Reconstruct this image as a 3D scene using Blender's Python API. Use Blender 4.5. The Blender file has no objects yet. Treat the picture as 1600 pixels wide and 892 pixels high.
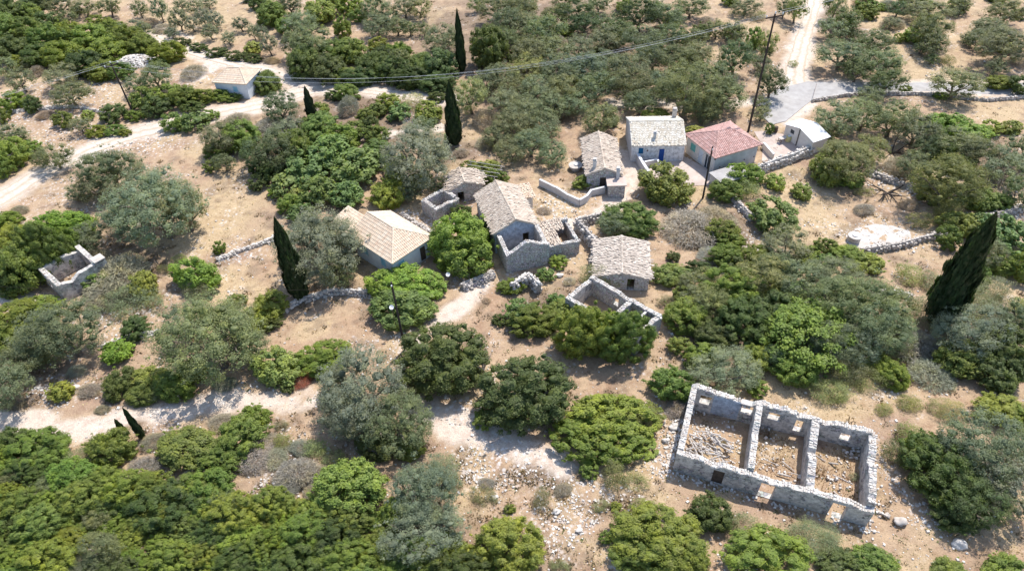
import bpy, math, random
import numpy as np
from mathutils import Vector, Matrix

random.seed(7)
C = bpy.context.scene.collection
SC = bpy.context.scene

# ------------------------------------------------------------------ camera
CAM_H, FPX = 52.0, 1067.0
TH, RO = math.radians(42.9), math.radians(-2.5)
_r0 = Vector((1, 0, 0)); _u0 = Vector((0, math.sin(TH), math.cos(TH))); FW = Vector((0, math.cos(TH), -math.sin(TH)))
RR = math.cos(RO) * _r0 + math.sin(RO) * _u0
UU = -math.sin(RO) * _r0 + math.cos(RO) * _u0
cam_d = bpy.data.cameras.new("camera"); cam = bpy.data.objects.new("camera", cam_d); C.objects.link(cam)
M4 = Matrix((RR, UU, -FW)).transposed().to_4x4(); M4.translation = Vector((0, 0, CAM_H))
cam.matrix_world = M4
cam_d.sensor_width = 36; cam_d.lens = FPX * 36 / 1600; cam_d.clip_end = 6000; cam_d.clip_start = 0.5
SC.camera = cam

# ------------------------------------------------------------------ light
SUN_DIR = Vector((0.29, 0.39, 0.875)).normalized()
SUN_EL = math.asin(SUN_DIR.z); SUN_AZ = math.atan2(SUN_DIR.x, SUN_DIR.y)
w = bpy.data.worlds.new("World"); SC.world = w; w.use_nodes = True
nt = w.node_tree; bgn = nt.nodes["Background"]
sky = nt.nodes.new("ShaderNodeTexSky"); sky.sky_type = 'NISHITA'; sky.sun_disc = False
sky.sun_elevation = SUN_EL; sky.sun_rotation = SUN_AZ; sky.altitude = 50; sky.air_density = 1.0; sky.dust_density = 1.0
nt.links.new(sky.outputs[0], bgn.inputs[0]); bgn.inputs[1].default_value = 0.15
sd = bpy.data.lights.new("sun", 'SUN'); sun = bpy.data.objects.new("sun", sd); C.objects.link(sun)
sd.energy = 3.5; sd.angle = math.radians(0.53); sd.color = (1.0, 0.955, 0.89)
sun.rotation_euler = SUN_DIR.to_track_quat('Z', 'Y').to_euler(); sun.location = (0, 0, 90)
SC.view_settings.view_transform = 'Standard'; SC.view_settings.look = 'None'
SC.view_settings.exposure = 0.74; SC.view_settings.gamma = 1.0
SC.cycles.max_bounces = 6; SC.cycles.diffuse_bounces = 3; SC.cycles.transmission_bounces = 3
SC.cycles.use_denoising = True

# ------------------------------------------------------------------ terrain maths
def terr(x, y):
    return (0.28 * np.sin(x / 11 + 1.0) * np.sin(y / 8.3 + 0.4) + 0.14 * np.sin(x / 4.1 + y / 5.3) +
            0.07 * np.sin(x / 1.9 - y / 2.4 + 1.3) + 0.05 * np.sin(y / 1.3 + x / 3.7))
def tz(x, y): return float(terr(x, y))
def P(px, py, h=0.0):
    """point of the terrain (raised by h) that the photograph shows at this pixel"""
    d = FW + (px - 800) / FPX * RR - (py - 446) / FPX * UU
    z = h
    for _ in range(4):
        t = (z - CAM_H) / d.z
        x, y = d.x * t, d.y * t
        z = tz(x, y) + h
    return Vector((x, y, tz(x, y)))
def J(p):
    v = Vector(p) - Vector((0, 0, CAM_H)); D = v.dot(FW)
    return 800 + FPX * v.dot(RR) / D, 446 - FPX * v.dot(UU) / D
def pxm(p):
    return (Vector(p) - Vector((0, 0, CAM_H))).dot(FW) / FPX     # metres per photo pixel there
def hash2(ix, iy, s):
    n = np.sin(ix * 127.1 + iy * 311.7 + s * 74.7) * 43758.5453
    return n - np.floor(n)
def vnoise(x, y, s=0):
    ix, iy = np.floor(x), np.floor(y); fx, fy = x - ix, y - iy
    fx = fx * fx * (3 - 2 * fx); fy = fy * fy * (3 - 2 * fy)
    a = hash2(ix, iy, s); b = hash2(ix + 1, iy, s); c = hash2(ix, iy + 1, s); d = hash2(ix + 1, iy + 1, s)
    return a + (b - a) * fx + (c - a) * fy + (a - b - c + d) * fx * fy
def fbm(x, y, s=0, o=4):
    v = 0; a = 0.5
    for i in range(o):
        v = v + a * vnoise(x * 2 ** i, y * 2 ** i, s + i); a *= 0.5
    return v

# ------------------------------------------------------------------ materials
def NT(name):
    m = bpy.data.materials.new(name); m.use_nodes = True; t = m.node_tree
    b = t.nodes["Principled BSDF"]; b.inputs["Roughness"].default_value = 0.85
    b.inputs["Specular IOR Level"].default_value = 0.2
    return m, t, b
def N(t, ty, **kw):
    n = t.nodes.new(ty)
    for k, v in kw.items():
        if k.startswith('i_'): n.inputs[k[2:].replace('_', ' ')].default_value = v
        else: setattr(n, k, v)
    return n
def ramp(t, src, stops):
    r = t.nodes.new("ShaderNodeValToRGB"); e = r.color_ramp.elements
    while len(e) < len(stops): e.new(0.5)
    for el, (p, c) in zip(e, stops):
        el.position = p; el.color = (*c, 1) if len(c) == 3 else c
    t.links.new(src, r.inputs[0]); return r.outputs[0]
def mix(t, fac, a, b, mode='MIX'):
    n = t.nodes.new("ShaderNodeMix"); n.data_type = 'RGBA'; n.blend_type = mode
    for sock, v in ((n.inputs[0], fac), (n.inputs[6], a), (n.inputs[7], b)):
        if hasattr(v, 'links'): t.links.new(v, sock)
        elif isinstance(v, (int, float)): sock.default_value = v
        else: sock.default_value = (*v, 1)
    return n.outputs[2]
def noise(t, scale, detail=4, rough=0.55, co=None):
    n = N(t, "ShaderNodeTexNoise"); n.inputs['Scale'].default_value = scale; n.inputs['Detail'].default_value = detail
    n.inputs['Roughness'].default_value = rough
    if co is not None: t.links.new(co, n.inputs['Vector'])
    return n.outputs[0]
def bump(t, b, src, strength, dist):
    n = N(t, "ShaderNodeBump"); n.inputs['Strength'].default_value = strength; n.inputs['Distance'].default_value = dist
    t.links.new(src, n.inputs['Height']); t.links.new(n.outputs[0], b.inputs['Normal'])
def wpos(t): return N(t, "ShaderNodeNewGeometry").outputs['Position']

def mat_earth(name, road=False):
    m, t, b = NT(name); co = wpos(t)
    n1 = noise(t, 0.16, 5, 0.6, co); n2 = noise(t, 1.3, 6, 0.65, co); n3 = noise(t, 7.0, 5, 0.7, co)
    if road:
        col = ramp(t, n1, [(0.3, (0.50, 0.415, 0.33)), (0.7, (0.60, 0.52, 0.435))])
        col = mix(t, 0.35, col, ramp(t, n2, [(0.35, (0.48, 0.39, 0.31)), (0.6, (0.72, 0.66, 0.6))]))
        ac = N(t, "ShaderNodeAttribute"); ac.attribute_name = 'across'
        ad = N(t, "ShaderNodeMath", operation='MULTIPLY_ADD'); t.links.new(n2, ad.inputs[0]); ad.inputs[1].default_value = .35; t.links.new(ac.outputs['Fac'], ad.inputs[2])
        col = mix(t, ramp(t, ad.outputs[0], [(0.2, (.75, .75, .75)), (0.42, (0, 0, 0)), (0.9, (0, 0, 0)), (1.0, (.8, .8, .8))]), col, (0.46, 0.36, 0.26))
    else:
        col = ramp(t, n1, [(0.3, (0.345, 0.228, 0.150)), (0.5, (0.405, 0.292, 0.190)), (0.7, (0.31, 0.208, 0.148))])
        def attr(nm): 
            a = N(t, "ShaderNodeAttribute"); a.attribute_name = nm; return a.outputs['Fac']
        col = mix(t, attr("straw"), col, (0.465, 0.355, 0.215))
        col = mix(t, attr("litter"), col, (0.17, 0.125, 0.09))
        pale = ramp(t, n2, [(0.36, (0.0, 0.0, 0.0)), (0.62, (1, 1, 1))])
        col = mix(t, mix(t, 1.0, attr("path"), (1, 1, 1), 'MULTIPLY'), col, (0.56, 0.475, 0.395))
        # bleached limestone breaking through where the ground is rocky
        vo = N(t, "ShaderNodeTexVoronoi"); vo.inputs['Scale'].default_value = 2.1; t.links.new(co, vo.inputs['Vector'])
        rk = ramp(t, vo.outputs['Distance'], [(0.2, (1, 1, 1)), (0.5, (0, 0, 0))])
        f = mix(t, 1.0, mix(t, 1.0, rk, attr("rock"), 'MULTIPLY'), pale, 'MULTIPLY')
        col = mix(t, f, col, (0.68, 0.64, 0.62))
        col = mix(t, 0.55, col, ramp(t, n2, [(0.3, (0.32, 0.26, 0.22)), (0.5, (0.5, 0.5, 0.5)), (0.7, (0.62, 0.6, 0.57))]), 'OVERLAY')
    col = mix(t, 0.55, col, ramp(t, n3, [(0.3, (0.30, 0.27, 0.25)), (0.5, (0.5, 0.5, 0.5)), (0.7, (0.68, 0.68, 0.68))]), 'OVERLAY')
    v2 = N(t, "ShaderNodeTexVoronoi"); v2.inputs['Scale'].default_value = 3.2; t.links.new(co, v2.inputs['Vector'])
    sp = ramp(t, v2.outputs['Distance'], [(0.07, (1, 1, 1)), (0.13, (0, 0, 0))])
    rp = ramp(t, v2.outputs['Color'], [(0.55, (0, 0, 0)), (0.65, (1, 1, 1))])
    col = mix(t, mix(t, 1.0, sp, rp, 'MULTIPLY'), col, (0.66, 0.62, 0.58))
    t.links.new(col, b.inputs['Base Color'])
    bump(t, b, n3, 0.7, 0.12)
    return m

def mat_leaf(name='foliage', trans=0.4):
    m = bpy.data.materials.new(name); m.use_nodes = True; t = m.node_tree; t.nodes.clear()
    out = N(t, "ShaderNodeOutputMaterial"); oi = N(t, "ShaderNodeObjectInfo"); g = N(t, "ShaderNodeNewGeometry")
    tc = N(t, "ShaderNodeTexCoord")
    col = oi.outputs['Color']
    col = mix(t, 0.75, col, ramp(t, g.outputs['Random Per Island'], [(0.0, (0.33, 0.33, 0.3)), (0.5, (0.5, 0.5, 0.5)), (1.0, (0.72, 0.7, 0.62))]), 'OVERLAY')
    nz = noise(t, 0.75, 3, 0.6, g.outputs['Position'])
    col = mix(t, 0.85, col, ramp(t, nz, [(0.32, (0.38, 0.42, 0.42)), (0.5, (0.5, 0.5, 0.5)), (0.68, (0.68, 0.64, 0.46))]), 'OVERLAY')
    n2 = noise(t, 1.9, 4, 0.7, g.outputs['Position'])
    col = mix(t, ramp(t, n2, [(0.5, (0, 0, 0)), (0.68, (.55, .55, .55))]), col, mix(t, 0.5, col, (0.27, 0.24, 0.15)))
    d = N(t, "ShaderNodeBsdfPrincipled"); d.inputs['Roughness'].default_value = 0.55; d.inputs['Specular IOR Level'].default_value = 0.25
    tr = N(t, "ShaderNodeBsdfTranslucent"); ms = N(t, "ShaderNodeMixShader"); ms.inputs[0].default_value = trans
    t.links.new(col, d.inputs['Base Color']); t.links.new(mix(t, 1.0, col, (1.15, 1.2, 0.6), 'MULTIPLY'), tr.inputs[0])
    t.links.new(d.outputs[0], ms.inputs[1]); t.links.new(tr.outputs[0], ms.inputs[2]); t.links.new(ms.outputs[0], out.inputs[0])
    return m

def mat_simple(name, c1, c2, scale=3.0, rough=0.85, island=0.0, bmp=0.3, bd=0.03, metal=0.0):
    m, t, b = NT(name); co = wpos(t)
    n1 = noise(t, scale, 6, 0.65, co)
    col = ramp(t, n1, [(0.32, c1), (0.68, c2)])
    if island:
        g = N(t, "ShaderNodeNewGeometry")
        col = mix(t, island, col, ramp(t, g.outputs['Random Per Island'], [(0.0, (0.22, 0.2, 0.18)), (0.45, (0.5, 0.5, 0.5)), (1.0, (0.78, 0.78, 0.78))]), 'OVERLAY')
    t.links.new(col, b.inputs['Base Color']); b.inputs['Roughness'].default_value = rough; b.inputs['Metallic'].default_value = metal
    if bmp: bump(t, b, noise(t, scale * 5, 5, 0.6, co), bmp, bd)
    return m

def mat_masonry(name, plaster, stone, amount, scale=3.4):
    """plaster of the given colour, fallen off in ragged patches over rubble stone"""
    m, t, b = NT(name); co = wpos(t)
    v = N(t, "ShaderNodeTexVoronoi"); v.inputs['Scale'].default_value = scale; v.feature = 'DISTANCE_TO_EDGE'; t.links.new(co, v.inputs['Vector'])
    vc = N(t, "ShaderNodeTexVoronoi"); vc.inputs['Scale'].default_value = scale; t.links.new(co, vc.inputs['Vector'])
    st = mix(t, 0.55, stone, vc.outputs['Color'], 'SOFT_LIGHT')
    hs = N(t, "ShaderNodeHueSaturation"); hs.inputs['Saturation'].default_value = 0.25; t.links.new(st, hs.inputs['Color']); st = hs.outputs[0]
    st = mix(t, ramp(t, v.outputs['Distance'], [(0.02, (1, 1, 1)), (0.09, (0, 0, 0))]), st, tuple(c * 0.45 for c in stone))
    pn = noise(t, 2.2, 6, 0.7, co)
    pl = mix(t, ramp(t, pn, [(0.38, (0, 0, 0)), (0.6, (1, 1, 1))]), tuple(c * 0.58 for c in plaster), plaster)
    msk = ramp(t, noise(t, 0.9, 6, 0.7, co), [(amount - 0.03, (1, 1, 1)), (amount + 0.03, (0, 0, 0))])
    col = mix(t, msk, pl, st)
    t.links.new(col, b.inputs['Base Color'])
    bump(t, b, v.outputs['Distance'], 0.6, 0.08)
    return m

M = dict(
    earth=mat_earth('dry_earth'), road=mat_earth('pale_track', True), leaf=mat_leaf(),
    bark=mat_simple('bark', (0.10, 0.08, 0.06), (0.22, 0.18, 0.145), 4, bmp=0.6),
    dead=mat_simple('dead_wood', (0.33, 0.30, 0.28), (0.50, 0.47, 0.44), 5),
    twig=mat_leaf('dry_twigs', 0.1),
    stone=mat_simple('limestone', (0.33, 0.295, 0.26), (0.54, 0.49, 0.44), 2.5, island=0.6, bmp=0.5),
    stone_w=mat_simple('white_limestone', (0.44, 0.40, 0.355), (0.66, 0.615, 0.565), 2.5, island=0.5, bmp=0.5),
    ruin=mat_masonry('ruin_plaster', (0.66, 0.615, 0.56), (0.32, 0.285, 0.25), 0.47),
    ruin_blue=mat_masonry('ruin_blue_plaster', (0.40, 0.46, 0.54), (0.36, 0.34, 0.32), 0.38),
    rubble=mat_masonry('rubble_wall', (0.50, 0.455, 0.40), (0.43, 0.385, 0.335), 0.6),
    white=mat_masonry('whitewash', (0.80, 0.79, 0.78), (0.42, 0.40, 0.37), 0.24),
    cream=mat_simple('cream_render', (0.60, 0.56, 0.50), (0.72, 0.68, 0.63), 1.2, bmp=0.15),
    grey=mat_simple('grey_render', (0.46, 0.45, 0.44), (0.62, 0.61, 0.60), 1.2, bmp=0.2),
    bluewall=mat_simple('pale_blue_render', (0.54, 0.58, 0.62), (0.66, 0.70, 0.73), 1.2, bmp=0.15),
    conc=mat_simple('concrete', (0.31, 0.29, 0.275), (0.43, 0.41, 0.39), 0.8, bmp=0.15),
    pink=mat_simple('pink_concrete', (0.42, 0.33, 0.28), (0.56, 0.47, 0.41), 0.7, bmp=0.15),
    whitec=mat_simple('bleached_concrete', (0.42, 0.375, 0.33), (0.58, 0.54, 0.50), 0.9, bmp=0.15),
    red=mat_simple('red_tiles', (0.47, 0.265, 0.225), (0.56, 0.375, 0.33), 2.0, island=0.35, bmp=0.1),
    peach=mat_simple('peach_tiles', (0.60, 0.46, 0.335), (0.70, 0.585, 0.455), 2.0, island=0.22, bmp=0.1),
    oldt=mat_simple('old_grey_tiles', (0.45, 0.365, 0.285), (0.60, 0.51, 0.42), 1.6, island=0.38, bmp=0.4),
    slate=mat_simple('stone_slabs', (0.38, 0.32, 0.265), (0.57, 0.495, 0.42), 1.4, island=0.5, bmp=0.5),
    pale_t=mat_simple('pale_tiles', (0.56, 0.50, 0.41), (0.70, 0.645, 0.555), 1.6, island=0.35, bmp=0.3),
    flatw=mat_simple('whitewashed_roofing', (0.68, 0.68, 0.69), (0.80, 0.80, 0.80), 1.5, bmp=0.1),
    bdoor=mat_simple('blue_door_paint', (0.01, 0.06, 0.26), (0.02, 0.09, 0.34), 3, rough=0.5, bmp=0.1),
    bshut=mat_simple('blue_shutter_paint', (0.01, 0.13, 0.27), (0.02, 0.17, 0.34), 3, rough=0.5, bmp=0.1),
    sky=mat_simple('pale_blue_paint', (0.22, 0.46, 0.55), (0.34, 0.58, 0.66), 3, rough=0.5, bmp=0.1),
    teal=mat_simple('turquoise_paint', (0.12, 0.42, 0.38), (0.2, 0.5, 0.45), 3, rough=0.5, bmp=0.1),
    wood=mat_simple('weathered_timber', (0.34, 0.305, 0.28), (0.58, 0.54, 0.50), 3, island=0.6),
    brown=mat_simple('brown_timber', (0.06, 0.045, 0.035), (0.12, 0.09, 0.07), 3),
    pole=mat_simple('dark_pole_wood', (0.035, 0.028, 0.025), (0.07, 0.055, 0.045), 3),
    wire=mat_simple('aluminium_wire', (0.55, 0.55, 0.55), (0.65, 0.65, 0.65), 2, rough=0.4, bmp=0),
    glass=mat_simple('dark_window_glass', (0.03, 0.04, 0.05), (0.05, 0.06, 0.07), 2, rough=0.15, bmp=0),
    iron=mat_simple('rusty_iron', (0.10, 0.06, 0.045), (0.2, 0.13, 0.1), 3),
    porcelain=mat_simple('white_porcelain', (0.75, 0.75, 0.75), (0.8, 0.8, 0.8), 2, rough=0.3, bmp=0),
    yellow=mat_simple('yellowed_plastic', (0.55, 0.48, 0.2), (0.65, 0.58, 0.3), 2, rough=0.5, bmp=0),
)

# ------------------------------------------------------------------ mesh helpers
class MB:
    def __init__(s): s.v = []; s.f = []
    def add(s, vs, fs):
        o = len(s.v); s.v += [tuple(p) for p in vs]; s.f += [tuple(i + o for i in f) for f in fs]
    def box(s, x0, x1, y0, y1, z0, z1):
        s.add([(x0, y0, z0), (x1, y0, z0), (x1, y1, z0), (x0, y1, z0), (x0, y0, z1), (x1, y0, z1), (x1, y1, z1), (x0, y1, z1)],
              [(0, 3, 2, 1), (4, 5, 6, 7), (0, 1, 5, 4), (1, 2, 6, 5), (2, 3, 7, 6), (3, 0, 4, 7)])
    def stone(s, c, sx, sy, sz, rng, rz=None):
        rz = rng.uniform(0, 6.28) if rz is None else rz
        ca, sa = math.cos(rz), math.sin(rz); vs = []
        for dz in (-1, 1):
            for dx, dy in ((-1, -1), (1, -1), (1, 1), (-1, 1)):
                k = 0.72 if dz > 0 else 1.0
                x = dx * sx * k * rng.uniform(0.65, 1.1) / 2; y = dy * sy * k * rng.uniform(0.65, 1.1) / 2; z = dz * sz / 2 * rng.uniform(0.7, 1.15)
                vs.append((c[0] + x * ca - y * sa, c[1] + x * sa + y * ca, c[2] + z))
        s.add(vs, [(0, 3, 2, 1), (4, 5, 6, 7), (0, 1, 5, 4), (1, 2, 6, 5), (2, 3, 7, 6), (3, 0, 4, 7)])
    def tube(s, pts, rads, n=6, cap=True):
        pts = [Vector(p) for p in pts]; o = len(s.v)
        for i, p in enumerate(pts):
            d = (pts[min(i + 1, len(pts) - 1)] - pts[max(i - 1, 0)]).normalized()
            a = d.orthogonal().normalized(); b = d.cross(a)
            if i and True:
                a = (pa - d * pa.dot(d)).normalized(); b = d.cross(a)
            pa = a
            for k in range(n):
                t = 2 * math.pi * k / n; s.v.append(tuple(p + (a * math.cos(t) + b * math.sin(t)) * rads[i]))
        for i in range(len(pts) - 1):
            for k in range(n):
                s.f.append((o + i * n + k, o + i * n + (k + 1) % n, o + (i + 1) * n + (k + 1) % n, o + (i + 1) * n + k))
        if cap:
            s.f.append(tuple(o + k for k in reversed(range(n)))); s.f.append(tuple(o + (len(pts) - 1) * n + k for k in range(n)))
    def lathe(s, prof, n=20, c=(0, 0, 0)):
        o = len(s.v)
        for r, z in prof:
            for k in range(n):
                t = 2 * math.pi * k / n; s.v.append((c[0] + r * math.cos(t), c[1] + r * math.sin(t), c[2] + z))
        for i in range(len(prof) - 1):
            for k in range(n):
                s.f.append((o + i * n + k, o + i * n + (k + 1) % n, o + (i + 1) * n + (k + 1) % n, o + (i + 1) * n + k))
        s.f.append(tuple(o + (len(prof) - 1) * n + k for k in range(n)))
    def build(s, name, mat, parent=None, smooth=False, **props):
        me = bpy.data.meshes.new(name); me.from_pydata(s.v, [], s.f); me.materials.append(M[mat] if isinstance(mat, str) else mat)
        if smooth: me.polygons.foreach_set('use_smooth', [True] * len(me.polygons))
        me.update()
        return link(name, me, parent, **props)
def link(name, data, parent=None, **props):
    o = bpy.data.objects.new(name, data); C.objects.link(o)
    if parent is not None: o.parent = parent
    for k, v in props.items(): o[k] = v
    return o
def empty(name, loc, rz=0, **props):
    o = link(name, None, None, **props); o.location = loc; o.rotation_euler = (0, 0, rz); o.empty_display_size = 0.5
    return o
def np_mesh(name, V, F, mat):
    """V (n,3), F (m,4) or (m,3) or a list of such arrays"""
    Fs = F if isinstance(F, list) else [F]; Fs = [f for f in Fs if len(f)]
    me = bpy.data.meshes.new(name); me.vertices.add(len(V)); me.vertices.foreach_set('co', np.ascontiguousarray(V, dtype=np.float32).ravel())
    idx = np.concatenate([f.ravel() for f in Fs]); tot = np.concatenate([np.full(len(f), f.shape[1]) for f in Fs])
    st = np.concatenate([[0], np.cumsum(tot)[:-1]])
    me.loops.add(len(idx)); me.loops.foreach_set('vertex_index', idx.astype(np.int32))
    me.polygons.add(len(tot)); me.polygons.foreach_set('loop_start', st.astype(np.int32)); me.polygons.foreach_set('loop_total', tot.astype(np.int32))
    me.update(calc_edges=True); me.materials.append(M[mat] if isinstance(mat, str) else mat)
    return me

# ------------------------------------------------------------------ ground
ROADS = {  # photo polylines (x, y, half-width in metres)
    'far_road': [(-60, 345, 2.2), (0, 310, 2.1), (60, 272, 2.0), (130, 239, 2.1), (185, 215, 2.2), (258, 197, 2.3), (322, 182, 2.3), (400, 166, 2.3), (445, 152, 2.4), (490, 139, 2.2), (560, 139, 1.7), (620, 147, 1.5), (700, 157, 1.4)],
    'branch_road': [(235, 55, 1.3), (262, 68, 1.4), (320, 88, 1.5), (380, 103, 1.7), (430, 116, 1.9), (468, 131, 2.2)],
    'village_road': [(1278, -20, 1.5), (1268, 20, 1.5), (1255, 60, 1.6), (1244, 100, 1.7), (1240, 130, 2.2), (1247, 150, 2.6)],
    'side_road': [(1250, 142, 2.6), (1300, 137, 2.2), (1400, 138, 1.8), (1460, 136, 1.8), (1540, 140, 1.8), (1620, 137, 1.8)],
}
TRACKS = [  # worn tracks that fade into the ground: px, py, half width
    [(-40, 655, 1.0), (0, 656, 1.0), (60, 662, 1.1), (100, 672, 1.0), (150, 665, .9), (210, 652, .8), (280, 642, .8), (340, 628, .9), (400, 625, .8), (480, 628, .7)],
    [(650, 640, .9), (690, 655, 1.3), (730, 672, 1.5), (770, 690, 1.3), (820, 705, 1.1), (880, 725, .8)],
    [(1010, 160, .8), (1060, 163, 1.0), (1120, 165, .8), (1190, 160, 1.2)], [(960, 160, 1.0), (1000, 165, 1.2)],
    [(0, 470, .6), (40, 462, .7), (80, 470, .5)], [(240, 40, .5), (300, 60, .5)],
    [(560, 215, .5), (690, 200, .5)], [(750, 440, .5), (720, 480, .8), (690, 500, .6), (640, 540, .4)],
    [(1230, 190, 1.2), (1260, 165, 1.4)], [(300, 120, 1.6), (330, 105, 1.5)],
    [(960, 230, 1.0), (990, 270, 1.3), (960, 320, 1.0), (900, 350, .8)],
]
ROCKY = [(880, 800, 70, 75), (780, 720, 90, 50), (900, 770, 90, 30), (170, 225, 120, 25), (110, 200, 60, 30), (440, 700, 50, 50), (430, 760, 40, 25), (1040, 680, 25, 60), (660, 345, 60, 22),
         (740, 440, 40, 18), (300, 120, 45, 20), (150, 140, 60, 30), (215, 95, 25, 14), (1380, 365, 90, 26), (1490, 800, 90, 25), (730, 640, 60, 30), (1170, 400, 60, 40), (1390, 460, 40, 15),
         (560, 462, 60, 12), (420, 505, 20, 12), (360, 395, 60, 15), (190, 530, 30, 12), (200, 480, 60, 30), (1400, 285, 60, 30), (30, 175, 80, 40), (90, 610, 60, 25), (1030, 720, 25, 40),(1150, 870, 40, 30), (1570, 330, 60, 15), (630, 520, 20, 40), (880, 330, 60, 40), (760, 640, 80, 30)]
STRAW = [(880, 320, 60, 30), (1280, 360, 110, 40), (1230, 290, 70, 40), (330, 350, 80, 60), (360, 470, 60, 60), (1300, 600, 160, 40), (980, 720, 60, 60), (1400, 30, 90, 40), (1450, 110, 100, 40),
         (1560, 180, 60, 20), (640, 310, 40, 30), (1290, 640, 120, 20), (300, 40, 120, 40), (1000, 780, 60, 20), (1090, 300, 40, 30), (640, 30, 80, 20), (1430, 270, 80, 30), (1250, 840, 90, 30), (1550, 470, 60, 30)]
LITTER = [(1150, 545, 110, 40), (1440, 560, 90, 40), (940, 250, 30, 40), (850, 60, 250, 80), (980, 790, 60, 20), (860, 740, 70, 20), (450, 740, 60, 40), (60, 590, 60, 40), (700, 240, 60, 30), (1130, 360, 60, 40), (560, 190, 160, 60), (1550, 250, 60, 50), (200, 420, 60, 60), (1330, 50, 40, 50), (840, 480, 60, 30), (420, 880, 500, 90)]
axx = np.concatenate([-np.geomspace(1500, 132, 14)[:-1], np.arange(-132, -62, 0.9), np.arange(-62, 62, 0.4), np.arange(62, 132, 0.9), np.geomspace(133, 1500, 14)])
axy = np.concatenate([-np.geomspace(700, 5, 10), np.arange(0, 18, 2.0), np.arange(18, 95, 0.4), np.arange(95, 172, 0.75), np.geomspace(174, 2500, 16)])
GX, GY = np.meshgrid(axx, axy); gx, gy = GX.ravel(), GY.ravel()
def seg_dist(x, y, poly):
    best = np.full(x.shape, 1e9)
    for (a, b) in zip(poly[:-1], poly[1:]):
        ax, ay, aw = a; bx, by, bw = b; dx, dy = bx - ax, by - ay; L2 = dx * dx + dy * dy + 1e-9
        t = np.clip(((x - ax) * dx + (y - ay) * dy) / L2, 0, 1)
        d = np.hypot(x - ax - t * dx, y - ay - t * dy) - (aw + (bw - aw) * t)
        best = np.minimum(best, d)
    return best
def wpoly(pl): return [(P(a, b).x, P(a, b).y, c) for a, b, c in pl]
edge_n = (fbm(gx / 1.7, gy / 1.7, 3) - 0.47) * 3.2
pathm = np.zeros(gx.shape)
for nm, pl in ROADS.items():
    pathm = np.maximum(pathm, np.clip(0.9 - (seg_dist(gx, gy, wpoly(pl)) + edge_n * 0.6) / 1.2, 0, 1))
for pl in TRACKS:
    pathm = np.maximum(pathm, np.clip(0.8 - (seg_dist(gx, gy, wpoly(pl)) + edge_n * .8) / .8, 0, 1))
def blobs(lst, s):
    v = np.zeros(gx.shape); nz = (fbm(gx / 3.0, gy / 3.0, s) - 0.47) * 2.6 + (fbm(gx / 0.9, gy / 0.9, s + 5) - 0.47) * 1.5
    for (cx, cy, rx, ry) in lst:
        c = P(cx, cy); ex = P(cx + rx, cy); ey = P(cx, cy - ry)
        a = (ex - c).length; b = (ey - c).length
        d = np.sqrt(((gx - c.x) / a) ** 2 + ((gy - c.y) / b) ** 2)
        v = np.maximum(v, np.clip((1.15 - d) * 1.6 + nz * 0.7, 0, 1) * (d < 2))
    return v
rockm = np.maximum(blobs(ROCKY, 11), np.clip((fbm(gx / 2.4, gy / 2.4, 21) - 0.55) * 5, 0, 0.7))
strawm = np.maximum(blobs(STRAW, 31) * 0.75, np.clip((fbm(gx / 4.2, gy / 4.2, 41) - 0.5) * 4, 0, 0.6))
litm = np.maximum(blobs(LITTER, 51) * 0.8, np.clip((fbm(gx / 1.6, gy / 1.6, 61) - 0.56) * 5, 0, 0.55))
gz = terr(gx, gy) + rockm * (fbm(gx * 1.3, gy * 1.3, 71) - 0.47) * 0.35 * (1 - pathm)
near = (np.abs(gx) < 300) & (gy < 300) & (gy > -50)
gz = np.where(near, gz, gz * 0 + terr(gx, gy))
nx, ny = len(axx), len(axy)
ii = np.arange(nx * ny).reshape(ny, nx)
F = np.stack([ii[:-1, :-1], ii[:-1, 1:], ii[1:, 1:], ii[1:, :-1]], -1).reshape(-1, 4)
gm = np_mesh('ground', np.stack([gx, gy, gz], 1), F, 'earth')
for nm, a in (('path', pathm), ('rock', rockm), ('straw', strawm), ('litter', litm)):
    at = gm.attributes.new(nm, 'FLOAT', 'POINT'); at.data.foreach_set('value', a.astype(np.float32))
gm.polygons.foreach_set('use_smooth', [True] * len(gm.polygons))
link('ground', gm, None, kind='structure', label='dry tan hillside ground with pale stones and straw')

def road(name, pl, mat, lift, label):
    pts = [Vector((a, b, c)) for a, b, c in wpoly(pl)]; fine = []
    for a, b in zip(pts[:-1], pts[1:]):
        n = max(2, int((b - a).xy.length / 0.7)); fine += [a.lerp(b, i / n) for i in range(n)]
    fine.append(pts[-1])
    for _ in range(10):
        fine = [fine[0]] + [(fine[i - 1] + fine[i] * 2 + fine[i + 1]) / 4 for i in range(1, len(fine) - 1)] + [fine[-1]]
    mb = MB(); rng = random.Random(3); K = 12
    for i, p in enumerate(fine):
        d = (fine[min(i + 1, len(fine) - 1)] - fine[max(i - 1, 0)]); d.z = 0; d.normalize(); nrm = Vector((-d.y, d.x, 0))
        wl, wr = p.z * 0.86 * rng.uniform(0.88, 1.08), p.z * 0.86 * rng.uniform(0.88, 1.08)
        for k in range(K + 1):
            q = Vector((p.x, p.y, 0)) + nrm * (-wl + (wl + wr) * k / K)
            mb.v.append((q.x, q.y, tz(q.x, q.y) + (lift if 0 < k < K else lift * 0.1 - 0.02)))
        if i:
            for k in range(K):
                a = (i - 1) * (K + 1) + k; mb.f.append((a, a + 1, a + K + 2, a + K + 1))
    o = mb.build(name, mat, smooth=True, kind='structure', label=label)
    at = o.data.attributes.new('across', 'FLOAT', 'POINT'); at.data.foreach_set('value', np.array([abs((i % (K + 1)) / K * 2 - 1) for i in range(len(mb.v))], dtype=np.float32)); return o
road('dirt_road', ROADS['far_road'], 'road', 0.05, 'pale dirt road curving across the upper left of the hillside')
road('dirt_road', ROADS['branch_road'], 'road', 0.062, 'narrow dirt road joining behind the peach-roofed house')
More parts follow.
